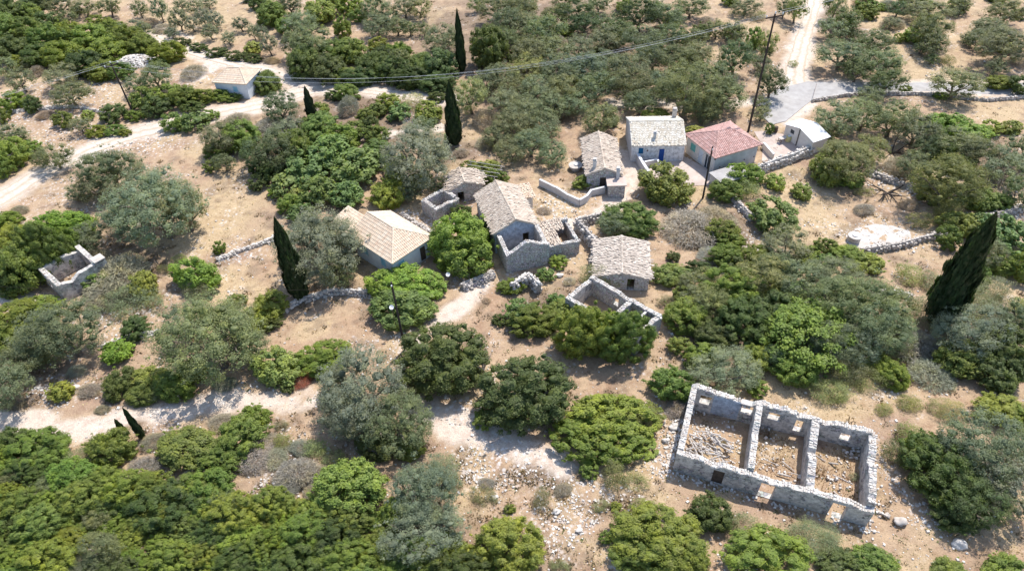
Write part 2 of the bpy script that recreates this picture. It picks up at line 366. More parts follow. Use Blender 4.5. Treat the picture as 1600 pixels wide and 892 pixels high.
road('dirt_road', ROADS['village_road'], 'road', 0.054, 'straight pale track running away from the concrete yard')
road('concrete_road', ROADS['side_road'], 'conc', 0.07, 'grey concrete road behind the long dry-stone wall')

def sheet(name, pts, mat, h, label, th=0.06):
    W = [P(a, b) for a, b in pts]; mb = MB(); n = len(W); c = sum(W, Vector()) / n
    rings = 7; vs = []
    sub = []
    for i in range(n):
        a, b = W[i], W[(i + 1) % n]
        for k in range(5): sub.append(a.lerp(b, k / 5))
    m = len(sub)
    for r in range(rings, 0, -1):
        for q in sub:
            s = c.lerp(q, r / rings); vs.append((s.x, s.y, tz(s.x, s.y) + h))
    vs.append((c.x, c.y, tz(c.x, c.y) + h)); fs = []
    for r in range(rings - 1):
        for i in range(m): fs.append((r * m + i, r * m + (i + 1) % m, (r + 1) * m + (i + 1) % m, (r + 1) * m + i))
    for i in range(m): fs.append(((rings - 1) * m + i, (rings - 1) * m + (i + 1) % m, len(vs) - 1))
    o = len(vs)
    for q in sub: vs.append((q.x, q.y, tz(q.x, q.y) - 0.15))
    for i in range(m): fs.append((i, o + i, o + (i + 1) % m, (i + 1) % m))
    mb.add(vs, fs); return mb.build(name, mat, kind='structure', label=label)
sheet('concrete_yard', [(1188, 158), (1215, 140), (1262, 128), (1330, 131), (1320, 150), (1268, 158), (1250, 172), (1228, 190), (1205, 196), (1192, 184)], 'conc', 0.09, 'grey concrete yard at the end of the village road')
sheet('courtyard_paving', [(1000, 262), (1018, 244), (1066, 243), (1110, 268), (1108, 290), (1060, 292), (1030, 282)], 'pink', 0.05, 'pinkish concrete courtyard in front of the blue-door house')
sheet('courtyard_paving', [(1190, 252), (1192, 228), (1178, 206), (1200, 205), (1232, 212), (1262, 236), (1225, 250)], 'pink', 0.045, 'bare beige yard between the red-roofed house and the white shed')
sheet('threshing_floor', [(1322, 378), (1335, 358), (1366, 350), (1395, 353), (1422, 362), (1424, 374), (1395, 384), (1360, 388), (1335, 388)], 'whitec', 0.035, 'bleached white threshing floor beside the round well')

# ------------------------------------------------------------------ building helpers (local frame: x along front, y away from camera)
class Bld:
    def __init__(s, name, x, y, deg, **props):
        s.root = empty(name, (x, y, tz(x, y)), math.radians(deg), **props); s.n = 0
    def wall(s, p0, p1, th, prof, mat, openings=(), jag=0.0, cap=None, step=0.4, name='wall', base=-0.7, capsize=(0.21, 0.10), seed=None):
        """p0->p1 is the centre line; prof = height or [(fraction, height)...]; openings = (s0, s1, z0, z1)"""
        s.n += 1; rng = random.Random(seed if seed is not None else s.n * 17 + len(name))
        p0 = Vector((*p0, 0)); p1 = Vector((*p1, 0)); d = p1 - p0; L = d.length; d /= L; nr = Vector((-d.y, d.x, 0))
        if isinstance(prof, (int, float)): prof = [(0, prof), (1, prof)]
        def H(f):
            for (a, ha), (b, hb) in zip(prof[:-1], prof[1:]):
                if a <= f <= b + 1e-9: return ha + (hb - ha) * (f - a) / max(b - a, 1e-6)
            return prof[-1][1]
        cuts = set([0.0, L] + [round(a * L, 4) for a, _ in prof] + [v for o in openings for v in o[:2]])
        for i in range(1, int(L / step)): cuts.add(round(L * i / int(L / step), 4))
        cs = sorted(cuts); cs = [c for i, c in enumerate(cs) if i == 0 or c - cs[i - 1] > 0.02 or c == L]
        ph = rng.uniform(0, 9)
        tops = [(H(c / L) + (rng.uniform(-jag, jag * 0.6) + jag * 1.6 * min(0, math.sin(c * 1.1 + ph) + math.sin(c * 2.7 + ph * 2) * .7) if jag else 0)) for c in cs]
        mb = MB()
        for (a, b, ta, tb) in zip(cs[:-1], cs[1:], tops[:-1], tops[1:]):
            mid = (a + b) / 2; z = base; runs = []
            for (o0, o1, z0, z1) in sorted([o for o in openings if o[0] <= mid <= o[1]], key=lambda o: o[2]):
                if z0 > z: runs.append((z, z0, z0))
                z = z1
            runs.append((z, ta, tb))
            for (zb, zta, ztb) in runs:
                if min(zta, ztb) <= zb: zta = max(zta, zb + .02); ztb = max(ztb, zb + .02)
                q = [p0 + d * a - nr * th / 2, p0 + d * b - nr * th / 2, p0 + d * b + nr * th / 2, p0 + d * a + nr * th / 2]
                vs = [(v.x, v.y, zb) for v in q] + [(q[0].x, q[0].y, zta), (q[1].x, q[1].y, ztb), (q[2].x, q[2].y, ztb), (q[3].x, q[3].y, zta)]
                mb.add(vs, [(0, 3, 2, 1), (4, 5, 6, 7), (0, 1, 5, 4), (1, 2, 6, 5), (2, 3, 7, 6), (3, 0, 4, 7)])
        o = mb.build(name, mat, s.root)
        if cap:
            cb = MB(); t = 0.0
            while t < L:
                h = 0
                for (a, b, ta, tb) in zip(cs[:-1], cs[1:], tops[:-1], tops[1:]):
                    if a <= t <= b: h = ta + (tb - ta) * (t - a) / max(b - a, 1e-6)
                    mid = t
                w = rng.uniform(0.6, 1.3) * capsize[0]
                k = rng.choice((1, 2, 2, 3))
                for j in range(k):
                    if rng.random() < 0.10: continue
                    q = p0 + d * (t + w / 2) + nr * (th * ((j + 0.5) / k - 0.5) * 1.12)
                    cb.stone((q.x, q.y, h + rng.uniform(-0.02, 0.05)), w * 1.0, th / k * 1.12, capsize[1] * rng.uniform(0.7, 1.7), rng, math.atan2(d.y, d.x) + rng.uniform(-0.25, 0.25))
                t += w
            cb.build('cap_stones', cap, o, kind='stuff')
        return o
    def roof(s, poly, mat, name='roof_tiles', tw=0.18, tl=0.40, rise=0.075, jit=0.0, parent=None, under=None, seed=1, lift=0.05):
        """poly: 3-D points; first two are the eave; rows of barrel tiles run up the slope and are clipped to the polygon"""
        rng = random.Random(seed + s.n); s.n += 1
        p = [Vector(q) for q in poly]; u = (p[1] - p[0]).normalized(); nrm = None
        for k in range(2, len(p)):
            c = u.cross(p[k] - p[0])
            if c.length > 0.1: nrm = c.normalized(); break
        if nrm.z < 0: nrm = -nrm
        v = nrm.cross(u); 
        if v.z < 0: v = -v
        uv = [((q - p[0]).dot(u), (q - p[0]).dot(v)) for q in p]
        u0, u1 = min(a for a, _ in uv), max(a for a, _ in uv); mb = MB(); x = u0 + tw / 2
        while x < u1:
            ys = []
            for (a, b) in zip(uv, uv[1:] + uv[:1]):
                if (a[0] - x) * (b[0] - x) < 0: ys.append(a[1] + (b[1] - a[1]) * (x - a[0]) / (b[0] - a[0]))
            if len(ys) >= 2:
                y0, y1 = min(ys), max(ys); y = y0 + (rng.uniform(-jit, jit) * 2 if jit else 0)
                while y < y1 - 0.05:
                    e = min(y + tl * 1.12, y1 + 0.02)
                    if not (jit and rng.random() < jit * 0.5):
                        vs = []
                        jx = rng.uniform(-jit, jit) * 0.3; jz = rng.uniform(0, jit) * 0.25
                        for (yy, up) in ((y, 0.03 + jz), (e, 0.0)):
                            for k in range(5):
                                t = math.pi * k / 4; wv = tw * 0.52 * (1.0 if up else 0.9)
                                q = p[0] + u * (x + jx - math.cos(t) * wv) + v * yy + nrm * (lift + up + math.sin(t) * rise)
                                vs.append(q)
                        mb.add(vs, [(k, k + 1, k + 6, k + 5) for k in range(4)])
                        mb.add([vs[k] for k in range(5)], [(0, 4, 3, 2, 1)])
                    y += tl
            x += tw
        deck = MB(); n = len(p); dn = nrm * 0.09
        deck.add([q + nrm * (lift - 0.02) for q in p] + [q - dn for q in p], [tuple(range(n)), tuple(reversed(range(n, 2 * n)))] + [(i, (i + 1) % n, n + (i + 1) % n, n + i) for i in range(n)])
        dk = deck.build('roof', under or mat, parent or s.root)
        return mb.build(name, mat, dk, kind='stuff')
    def ridge(s, a, b, mat, r=0.13, name='ridge_tiles', lift=0.06):
        a, b = Vector(a), Vector(b); d = (b - a); L = d.length; d.normalize(); side = d.cross(Vector((0, 0, 1))).normalized(); up = side.cross(d)
        mb = MB(); y = 0; rng = random.Random(5)
        while y < L - 0.05:
            e = min(y + 0.48, L); vs = []
            for yy, k0 in ((y, 1.0), (e, 0.86)):
                for k in range(6):
                    t = math.pi * k / 5; vs.append(a + d * yy + side * math.cos(t) * r * k0 + up * (lift + math.sin(t) * r * k0))
            mb.add(vs, [(k, k + 1, k + 7, k + 6) for k in range(5)]); mb.add([vs[k] for k in range(6)], [(5, 4, 3, 2, 1, 0)])
            y += 0.43
        return mb.build(name, mat, s.root, kind='stuff')
    def panel(s, name, p0, p1, z0, z1, mat, th=0.06, slats=False, parent=None, planks=0, lab=None):
        d = Vector((p1[0] - p0[0], p1[1] - p0[1], 0)); L = d.length; d.normalize(); nr = Vector((-d.y, d.x, 0)); mb = MB()
        def bx(a, b, za, zb, t0, t1):
            q = [Vector((*p0, 0)) + d * a + nr * t0, Vector((*p0, 0)) + d * b + nr * t0, Vector((*p0, 0)) + d * b + nr * t1, Vector((*p0, 0)) + d * a + nr * t1]
            mb.add([(v.x, v.y, za) for v in q] + [(v.x, v.y, zb) for v in q], [(0, 3, 2, 1), (4, 5, 6, 7), (0, 1, 5, 4), (1, 2, 6, 5), (2, 3, 7, 6), (3, 0, 4, 7)])
        bx(0, L, z0, z1, -th / 2, th / 2)
        if slats:
            k = 7
            for i in range(k):
                z = z0 + (z1 - z0) * (i + 0.3) / k; bx(0.05, L - 0.05, z, z + (z1 - z0) / k * 0.5, -th / 2 - 0.025, -th / 2)
        for i in range(planks):
            bx(L * (i + 0.08) / planks, L * (i + 0.92) / planks, z0 + 0.03, z1 - 0.03, -th / 2 - 0.02, -th / 2)
        o = mb.build(name, mat, parent or s.root)
        if lab: o['label'] = lab
        return o
    def chimney(s, x, y, z0, z1, w=0.45, mat='grey', cap='whitec'):
        mb = MB(); mb.box(x - w / 2, x + w / 2, y - w / 2, y + w / 2, z0, z1); o = mb.build('chimney', mat, s.root)
        m2 = MB(); m2.box(x - w / 2 - .06, x + w / 2 + .06, y - w / 2 - .06, y + w / 2 + .06, z1, z1 + 0.08)
        m2.box(x - w / 2 + .04, x + w / 2 - .04, y - w / 2 + .04, y - w / 2 + .1, z1 + .08, z1 + 0.25); m2.box(x - w / 2 + .04, x + w / 2 - .04, y + w / 2 - .1, y + w / 2 - .04, z1 + .08, z1 + 0.25)
        m2.box(x - w / 2, x + w / 2, y - w / 2, y + w / 2, z1 + .25, z1 + 0.32); m2.build('chimney_cap', cap, o)
        return o
    def hip(s, L, W, he, hr, r0, r1, mat, ov=0.3, axis='y', **kw):
        """hip roof over [0,L]x[0,W]; ridge along axis from r0 to r1"""
        a, b, c, d = (-ov, -ov, he), (L + ov, -ov, he), (L + ov, W + ov, he), (-ov, W + ov, he)
        if axis == 'y': R0, R1 = (L / 2, r0, hr), (L / 2, r1, hr); planes = [(a, b, R0), (b, c, R1, R0), (c, d, R1), (d, a, R0, R1)]; lines = [(a, R0), (b, R0), (c, R1), (d, R1), (R0, R1)]
        else: R0, R1 = (r0, W / 2, hr), (r1, W / 2, hr); planes = [(a, b, R1, R0), (b, c, R1), (c, d, R0, R1), (d, a, R0)]; lines = [(a, R0), (d, R0), (b, R1), (c, R1), (R0, R1)]
        for q in planes: s.roof(q, mat, **kw)
        for x, y in lines: s.ridge(x, y, mat)
    def gable_y(s, L, y0, y1, he, hr, mat, ov=0.25, xr=None, **kw):
        xr = L / 2 if xr is None else xr; sl = (hr - he) / xr; sr = (hr - he) / (L - xr)
        R0, R1 = (xr, y0, hr), (xr, y1, hr)
        s.roof([(-ov, y0, he - ov * sl), (-ov, y1, he - ov * sl), R1, R0], mat, **kw)
        s.roof([(L + ov, y0, he - ov * sr), (L + ov, y1, he - ov * sr), R1, R0], mat, **kw)
        s.ridge(R0, R1, kw.get('rmat', mat))
    def gable_x(s, W, x0, x1, he, hr, mat, ov=0.25, yr=None, **kw):
        yr = W / 2 if yr is None else yr; sf = (hr - he) / yr; sb = (hr - he) / (W - yr)
        R0, R1 = (x0, yr, hr), (x1, yr, hr)
        s.roof([(x0, -ov, he - ov * sf), (x1, -ov, he - ov * sf), R1, R0], mat, **kw)
        s.roof([(x0, W + ov, he - ov * sb), (x1, W + ov, he - ov * sb), R1, R0], mat, **kw)
        s.ridge(R0, R1, mat)
def opening_fit(b, p0, p1, th, s0, s1, z0, z1, name, mat, inset=0.08, **kw):
    d = Vector((p1[0] - p0[0], p1[1] - p0[1])); L = d.length; d.normalize(); nr = Vector((-d.y, d.x))
    side = kw.pop('side', -1)
    q0 = Vector(p0) + d * (s0 + .01) + nr * side * (th / 2 - inset); q1 = Vector(p0) + d * (s1 - .01) + nr * side * (th / 2 - inset)
    return b.panel(name, q0, q1, z0 + .01, z1 - .01, mat, **kw)

# ---- A: long three-roomed ruin
A = Bld('roofless_ruin', 13.1, 31.8, -22.0, label='long roofless stone ruin of three rooms with pale broken wall tops', category='ruin')
L, W, t = 15.4, 7.6, 0.52; h = 2.75
x1, x2 = 5.95, 10.6
A.wall((0, t / 2), (L, t / 2), t, [(0, 2.55), (.25, 2.5), (.4, 2.3), (.7, 2.4), (1, 2.25)], 'ruin', [(3.2, 4.1, 0.0, 1.9), (7.0, 8.15, 0.0, 1.95), (12.45, 13.6, 0.0, 2.0)], jag=0.13, cap='stone_w')
A.wall((0, W - t / 2), (L, W - t / 2), t, [(0, 3.2), (.12, 2.95), (.24, 2.65), (.27, 3.0), (.33, 2.6), (.42, 3.05), (.6, 2.9), (1, 2.8)], 'ruin', [(0.95, 1.95, 1.2, 2.3), (4.6, 5.6, 1.3, 2.4), (6.9, 7.9, 1.4, 2.35), (9.2, 9.9, 0.7, 2.2), (12.9, 13.8, 1.1, 2.0)], jag=0.2, cap='stone_w')
A.wall((t / 2, t + .01), (t / 2, W - t - .01), t, [(0, 2.6), (1, 3.0)], 'ruin', jag=0.14, cap='stone_w')
A.wall((x1, t + .01), (x1, W - t - .01), t, [(0, 2.7), (.3, 2.6), (1, 3.0)], 'ruin', jag=0.16, cap='stone_w')
A.wall((x2, t + .01), (x2, W - t - .01), t + .1, [(0, 2.2), (.25, 2.5), (.6, 2.7), (1, 2.9)], 'ruin', jag=0.22, cap='stone_w')
A.wall((L - t / 2, t + .01), (L - t / 2, W - t - .01), t + .05, [(0, 2.5), (.5, 2.8), (1, 2.8)], 'ruin', jag=0.18, cap='stone_w')
A.panel('plaster_panel', (2.1, W - t - .02), (4.45, W - t - .02), 0.2, 2.6, 'ruin_blue', th=0.04)
for (s0, s1, z0, z1, y) in ((0.95, 1.95, 1.2, 2.3, W - t), (4.6, 5.6, 1.3, 2.4, W - t), (6.9, 7.9, 1.4, 2.35, W - t), (12.9, 13.8, 1.1, 2.0, W - t)):
    mb = MB(); mb.box(s0 - .06, s1 + .06, y - .05, y + t + .04, z0 - .07, z0 - .005); mb.build('window_sill', 'whitec', A.root)
    mb = MB(); mb.box(s0 - .15, s1 + .15, y - .025, y + t + .025, z1, z1 + .13); mb.build('lintel', 'wood', A.root)
for (s0, s1, z1) in ((3.2, 4.1, 1.9), (7.0, 8.15, 1.95), (12.45, 13.6, 2.0)):
    mb = MB(); mb.box(s0 - .15, s1 + .15, -.03, t + .03, z1 - .0, z1 + .12); mb.build('lintel', 'whitec', A.root)
mb = MB(); mb.box(3.2, 4.1, .1, .16, 0, 1.88); mb.build('door', 'brown', A.root)
rng = random.Random(4); mw = A.root.matrix_world
Amat = Matrix.Translation(A.root.location) @ Matrix.Rotation(math.radians(-22.0), 4, 'Z')
def beams(n, x0, x1_, y0, y1_, lab, grp, zmax=1.0, mat='wood'):
    for i in range(n):
        cx, cy = rng.uniform(x0, x1_), rng.uniform(y0, y1_); a = rng.gauss(-0.45, 0.5); ln = rng.uniform(0.7, 2.3) * (0.6 if i % 3 else 1.2)
        d = Vector((math.cos(a), math.sin(a), 0)) * ln / 2; z = rng.uniform(0.1, zmax) * max(.2, 1 - (cx - x0) / (x1_ - x0 + 1) * 0.8)
        lo = Vector((cx, cy, z)) - d; hi = Vector((cx, cy, z + rng.uniform(-.3, .5))) + d
        for q in (lo, hi):
            q.x = min(max(q.x, x0 - .2), x1_ + .2); q.y = min(max(q.y, y0 - .2), y1_ + .2); q.z = max(q.z, .08)
        m = MB(); r = rng.uniform(.035, .075); m.tube([Amat @ lo, Amat @ ((lo + hi) / 2 + Vector((0, 0, rng.uniform(-.04, .04)))), Amat @ hi], [r, r * 1.1, r * .8], 5)
        m.build('fallen_beam', mat, label=lab, category='beam', group=grp)
beams(70, 0.9, 4.4, 0.9, 4.4, 'weathered grey roof beam fallen in the west room of the long roofless ruin', 'fallen beams in the first room', 1.1)
beams(5, 6.6, 9.8, 1.2, 4.5, 'broken brown beam lying on the earth floor of the ruin\'s middle room', 'fallen beams in the middle room', 0.25)
beams(6, 11.4, 14.2, 1.2, 5.5, 'broken beam lying on the orange earth of the ruin\'s end room', 'fallen beams in the end room', 0.3)
mb = MB()
for i in range(420):
    x, y = rng.uniform(.8, 5.3), rng.uniform(.8, 5.8)
    if rng.random() < (x - .8) / 7: x = rng.choice([rng.uniform(6.5, 9.9), rng.uniform(11.3, 14.4)])
    q = Amat @ Vector((x, y, 0)); s_ = rng.uniform(.08, .3); mb.stone((q.x, q.y, tz(q.x, q.y) + s_ * .2), s_, s_ * .8, s_ * .5, rng)
for i in range(560):
    k = rng.random(); g_ = abs(rng.gauss(0, .55))
    if k < .35: x, y = -.1 - g_, rng.uniform(-.5, 8)
    elif k < .5: x, y = 15.5 + g_, rng.uniform(-.5, 8)
    elif k < .75: x, y = rng.uniform(-.3, 15.6), -.1 - g_ * .7
    elif k < .85: x, y = rng.uniform(-.3, 15.6), 7.7 + g_ * .7
    else: x, y = rng.choice([(1, 6.6), (5.2, 1.2), (10, 1.3), (11.6, 1.2), (14.2, 6.4), (6.8, 6.6), (13, 3.2)]); x += rng.gauss(0, .45); y += rng.gauss(0, .5)
    if 7 < x < 8.2 and y < 0: continue
    q = Amat @ Vector((x, y, 0)); s_ = rng.uniform(.08, .34); mb.stone((q.x, q.y, tz(q.x, q.y) + s_ * .2 + (rng.uniform(0, .25) if k > .85 else 0)), s_, s_ * .8, s_ * .6, rng)
mb.build('rubble', 'stone_w', kind='stuff', label='pale rubble and tile shards on the ruin floors')

V_ = []; rw = np.random.RandomState(8)
for _ in range(420):
    x, y = rw.uniform(6.5, 14.6), rw.uniform(.8, 6.4)
    if 9.9 < x < 11.3 or y < rw.uniform(0, 3): continue
    q = Amat @ Vector((x, y, 0)); a = rw.uniform(0, 6.28, 5); R_ = rw.uniform(.1, .3)
    b0 = np.stack([q.x + R_ * np.cos(a), q.y + R_ * np.sin(a), a * 0 + tz(q.x, q.y) - .02], 1); V_.append(np.stack([b0, b0 + [.06, .05, 0], b0 + np.stack([.1 * np.cos(a), .1 * np.sin(a), rw.uniform(.1, .35, 5)], 1)], 1))
V_ = np.concatenate(V_).reshape(-1, 3); wd = link('dry_weeds', np_mesh('dry_weeds', V_, np.arange(len(V_)).reshape(-1, 3), 'twig'), None, kind='stuff', label='rusty brown dry weeds on the ruin floors'); wd.color = (.30, .14, .06, 1)
# ---- B: blue-door house
B = Bld('stone_house', 17.0, 79.8, -3.0, label='whitewashed stone house with blue door and pale tiled roof', category='house')
L, W, t, h = 7.1, 7.3, 0.5, 2.65; hr = 4.1
fw = ((0, t / 2), (L, t / 2))
ops = [(0.95, 1.6, 1.25, 2.15), (3.75, 4.45, 0.0, 1.95)]
B.wall(*fw, t, h, 'white', ops)
B.wall((0, W - t / 2), (L, W - t / 2), t, h, 'white')
for x in (t / 2, L - t / 2):
    B.wall((x, t + .005), (x, W - t - .005), t, [(0, h), (.5, hr - .12), (1, h)], 'grey' if x < 1 else 'white')
B.gable_x(W, -.12, L + .12, h, hr, 'pale_t', ov=.2, jit=0.05)
opening_fit(B, *fw, t, 0.95, 1.6, 1.25, 2.15, 'window_shutter', 'bshut', slats=True, lab='bright blue window shutter')
opening_fit(B, *fw, t, 3.75, 4.45, 0, 1.95, 'door', 'bdoor', planks=4, lab='bright blue plank door')
B.chimney(L - .7, W - 1.3, 3.2, 4.45, .5, 'whitec'); B.chimney(3.1, 1.0, 2.9, 3.8, .34, 'grey', 'grey')
mb = MB(); mb.lathe([(0.02, 0), (0.13, 0), (0.13, 0.04), (0.0, 0.05)], 10); o = mb.build('wall_vent', 'iron', B.root); o.location = (2.15, -.0, 1.75); o.rotation_euler = (math.pi / 2, 0, 0)

# ---- C: red-roofed house
Cc = Bld('red_roofed_house', 27.1, 75.4, 22.5, label='cream house with hipped red tiled roof behind the utility pole', category='house')
L, W, t, h = 7.5, 6.8, 0.3, 2.6; i = .3
Cc.wall((i, i + t / 2), (L - i, i + t / 2), t, h, 'grey')
Cc.wall((i, W - i - t / 2), (L - i, W - i - t / 2), t, h, 'cream')
lw = ((i + t / 2, W - i - t - .005), (i + t / 2, i + t + .005))
ops = [(0.6, 1.7, 0.9, 2.0), (2.5, 3.4, 0.02, 2.05), (3.9, 4.9, 0.02, 2.1)]
Cc.wall(*lw, t, h, 'cream', ops); Cc.wall((L - i - t / 2, i + t + .005), (L - i - t / 2, W - i - t - .005), t, h, 'cream')
opening_fit(Cc, *lw, t, 0.6, 1.7, 0.9, 2.0, 'window_shutter', 'teal', slats=True, lab='turquoise window shutter')
opening_fit(Cc, *lw, t, 2.5, 3.4, 0.02, 2.05, 'door', 'bluewall', planks=3)
dr = opening_fit(Cc, *lw, t, 3.9, 4.9, 0.02, 2.1, 'glazed_door', 'glass')
for f in (0.0, .48, .94):
    q0 = Vector(lw[0]).lerp(Vector(lw[1]), (3.92 + f) / 5.59); q1 = Vector(lw[0]).lerp(Vector(lw[1]), (3.98 + f) / 5.59)
    Cc.panel('door_frame', q0 + Vector((-.1, 0)), q1 + Vector((-.1, 0)), .03, 2.08, 'flatw', parent=dr)
Cc.hip(L, W, h, 4.15, 2.7, 4.5, 'red', ov=.02, axis='x', tw=.26, tl=.4, rise=.07)
for x in (1.2, 3.2, 5.2, 6.8):
    mb = MB(); mb.box(x, x + .16, i - .06, i + .02, .75, .87); mb.build('vent_block', 'brown', Cc.root)
mb = MB()
for q in ((0, 0), (L, 0)):
    mb.lathe([(.0, 2.45), (.1, 2.45), (.12, 2.6), (.05, 2.66)], 8, (*q, 0))
mb.build('eave_corner_caps', 'brown', Cc.root, kind='stuff')

# ---- low terrace roof in front of C
Tt = Bld('outbuilding', 27.3, 71.6, 22.5, label='low outbuilding with flat white roof below the red-roofed house', category='shed')
Tt.wall((0, .1), (4.2, .1), .2, 1.5, 'grey'); Tt.wall((.1, .205), (.1, 2.5), .2, 1.5, 'grey'); Tt.wall((4.1, .205), (4.1, 2.5), .2, 1.5, 'grey')
mb = MB(); mb.box(-.15, 4.35, -.15, 2.7, 1.52, 1.62); mb.build('roof', 'conc', Tt.root)

# ---- D: white shed
D = Bld('white_shed', 39.3, 84.1, -65.9, label='small white shed with pitched white roof beside the concrete yard', category='shed')
L, W, t, h, hr = 5.2, 2.7, .2, 2.0, 2.7
fw = ((0, t / 2), (L, t / 2))
D.wall(*fw, t, [(0, h), (.5, hr - .05), (1, h)], 'cream', [(1.0, 1.7, 1.2, 1.8)])
D.wall((0, W - t / 2), (L, W - t / 2), t, [(0, h), (.5, hr - .05), (1, h)], 'cream')
D.wall((t / 2, t + .005), (t / 2, W - t - .005), t, h, 'cream'); D.wall((L - t / 2, t + .005), (L - t / 2, W - t - .005), t, h, 'cream')
opening_fit(D, *fw, t, 1.0, 1.7, 1.2, 1.8, 'window', 'glass')
for sx in (0, 1):
    a = (-.2, hr - (L / 2 + .2) * (hr - h) / (L / 2)) if not sx else (L + .2, hr - (L / 2 + .2) * (hr - h) / (L / 2)); mb = MB()
    vs = [(a[0], -.2, a[1]), (a[0], W + .2, a[1]), (L / 2, W + .2, hr), (L / 2, -.2, hr)]; mb.add([(x, y, z + .07) for x, y, z in vs] + vs, [(0, 1, 2, 3), (7, 6, 5, 4), (0, 4, 5, 1), (1, 5, 6, 2), (2, 6, 7, 3), (3, 7, 4, 0)])
    mb.build('roof', 'flatw', D.root)
mb = MB(); mb.tube([(L / 2, -.08, 0), (L / 2, -.08, hr)], [.06, .06], 6); mb.build('drainpipe', 'brown', D.root)

# ---- E: stone house with two chimneys
E_ = Bld('stone_house', 10.3, 73.9, -2.0, label='narrow old stone house with two chimneys and weathered gabled roof', category='house')
L, W, t, h, hr = 4.4, 8.9, .45, 2.2, 3.15
E_.wall((0, t / 2), (L, t / 2), t, [(0, h), (.5, hr - .1), (1, h)], 'rubble', [(1.7, 2.5, 0, 1.7)])
E_.wall((0, W - t / 2), (L, W - t / 2), t, [(0, h), (.5, hr - .1), (1, h)], 'rubble')
E_.wall((t / 2, t + .005), (t / 2, W - t - .005), t, h, 'rubble', [(2.0, 2.8, 0, 1.7), (5.5, 6.1, .9, 1.6)]); E_.wall((L - t / 2, t + .005), (L - t / 2, W - t - .005), t, h, 'rubble')
E_.gable_y(L, -.15, W + .15, h, hr, 'oldt', jit=.12)
E_.panel('door', (1.72, .2), (2.48, .2), .01, 1.68, 'brown', planks=3)
E_.chimney(1.0, .9, 2.3, 3.75, .42, 'grey', 'whitec'); 
E_.wall((2.6, -1.9), (4.7, -1.9), .3, 1.75, 'rubble'); E_.wall((2.75, -1.74), (2.75, -.01), .3, 1.75, 'rubble'); E_.wall((4.55, -1.74), (4.55, -.01), .3, 1.75, 'rubble')
mb = MB(); mb.box(2.4, 4.9, -2.15, .0, 1.77, 1.87); mb.build('lean_to_roof', 'pink', E_.root)
E_.chimney(3.9, -.45, 1.87, 3.2, .4, 'grey', 'grey')

# ---- F: hipped tiled house
Fh = Bld('hip_roofed_house', -13.1, 57.2, 46.0, label='pale blue house with hipped peach tiled roof beside a big olive', category='house')
L, W, t, h = 6.2, 7.8, .3, 2.65; i = .35
fw = ((i, i + t / 2), (L - i, i + t / 2))
ops = [(0.7, 1.5, .75, 1.95), (3.9, 4.7, 0, 2.0)]
Fh.wall(*fw, t, h, 'bluewall', ops); Fh.wall((i, W - i - t / 2), (L - i, W - i - t / 2), t, h, 'cream')
lw = ((i + t / 2, W - i - t), (i + t / 2, i + t + .005))
Fh.wall(*lw, t, h, 'bluewall', [(1.2, 2.1, .8, 1.9), (4.4, 5.3, .8, 1.95)]); Fh.wall((L - i - t / 2, i + t + .005), (L - i - t / 2, W - i - t - .005), t, h, 'cream')
opening_fit(Fh, *fw, t, .7, 1.5, .75, 1.95, 'window_shutter', 'sky', slats=True, inset=-.01); opening_fit(Fh, *fw, t, 3.9, 4.7, 0, 2.0, 'door', 'brown', planks=3)
opening_fit(Fh, *lw, t, 1.2, 2.1, .8, 1.9, 'window_shutter', 'sky', slats=True); opening_fit(Fh, *lw, t, 4.4, 5.3, .8, 1.95, 'window_shutter', 'sky', slats=True)
a, b, c, d = (-.0, -.0, h), (L, 0, h), (L, W, h), (0, W, h); R0, R1 = (L / 2, 3.1, 4.25), (L / 2, W, 4.25)
kw = dict(tw=.25, tl=.4, rise=.075)
Fh.roof((a, b, R0), 'peach', **kw); Fh.roof((b, c, R1, R0), 'peach', **kw); Fh.roof((d, a, R0, R1), 'peach', **kw)
for q in ((a, R0), (b, R0), (R0, R1)): Fh.ridge(*q, 'peach')
Fh.wall((i + t, W - i - .01), (L - i - t, W - i - .01), .2, [(0, h), (.5, 4.1), (1, h)], 'cream')
# lower rear wing
Fh.wall((-.2, W + .1), (-.2, W + 3.6), .3, 2.3, 'cream'); Fh.wall((-.05, W + 3.75), (3.0, W + 3.75), .3, [(0, 2.3), (1, 3.1)], 'cream'); Fh.wall((2.95, W + .1), (2.95, W + 3.6), .3, 3.1, 'cream')
Fh.roof(((-.5, W + .02, 2.3), (-.5, W + 4.0, 2.3), (3.2, W + 4.0, 3.2), (3.2, W + .02, 3.2)), 'peach', **kw)

# ---- G: central stone house with roofless front room and side room
G = Bld('stone_house', -1.75, 61.5, 15.5, label='old stone house with pale gabled roof and roofless blue-walled front room', category='house')
L, W, t, h, hr = 5.2, 8.2, .5, 3.0, 4.35
G.wall((0, t / 2), (L, t / 2), t, [(0, h), (.5, hr - .1), (1, h)], 'ruin_blue', [(3.4, 4.2, 0.3, 2.1)])
G.wall((0, W - t / 2), (L, W - t / 2), t, [(0, h), (.5, hr - .1), (1, h)], 'rubble')
G.wall((t / 2, t + .005), (t / 2, W - t - .005), t, h, 'rubble', [(3.0, 3.7, 1.1, 2.0)]); G.wall((L - t / 2, t + .005), (L - t / 2, W - t - .005), t, h, 'rubble', [(3.0, 3.8, .0, 1.9)])
G.gable_y(L, -.12, W + .12, h, hr, 'oldt', jit=.09)
G.wall((.2, -3.7), (L + .1, -3.7), .5, [(0, 2.7), (.22, 3.2), (.45, 4.0), (.6, 3.9), (1, 3.0)], 'rubble', jag=.07, cap='stone_w')
G.wall((.45, -3.44), (.45, -.01), .5, [(0, 2.7), (1, 2.9)], 'rubble', jag=.06, cap='stone_w')
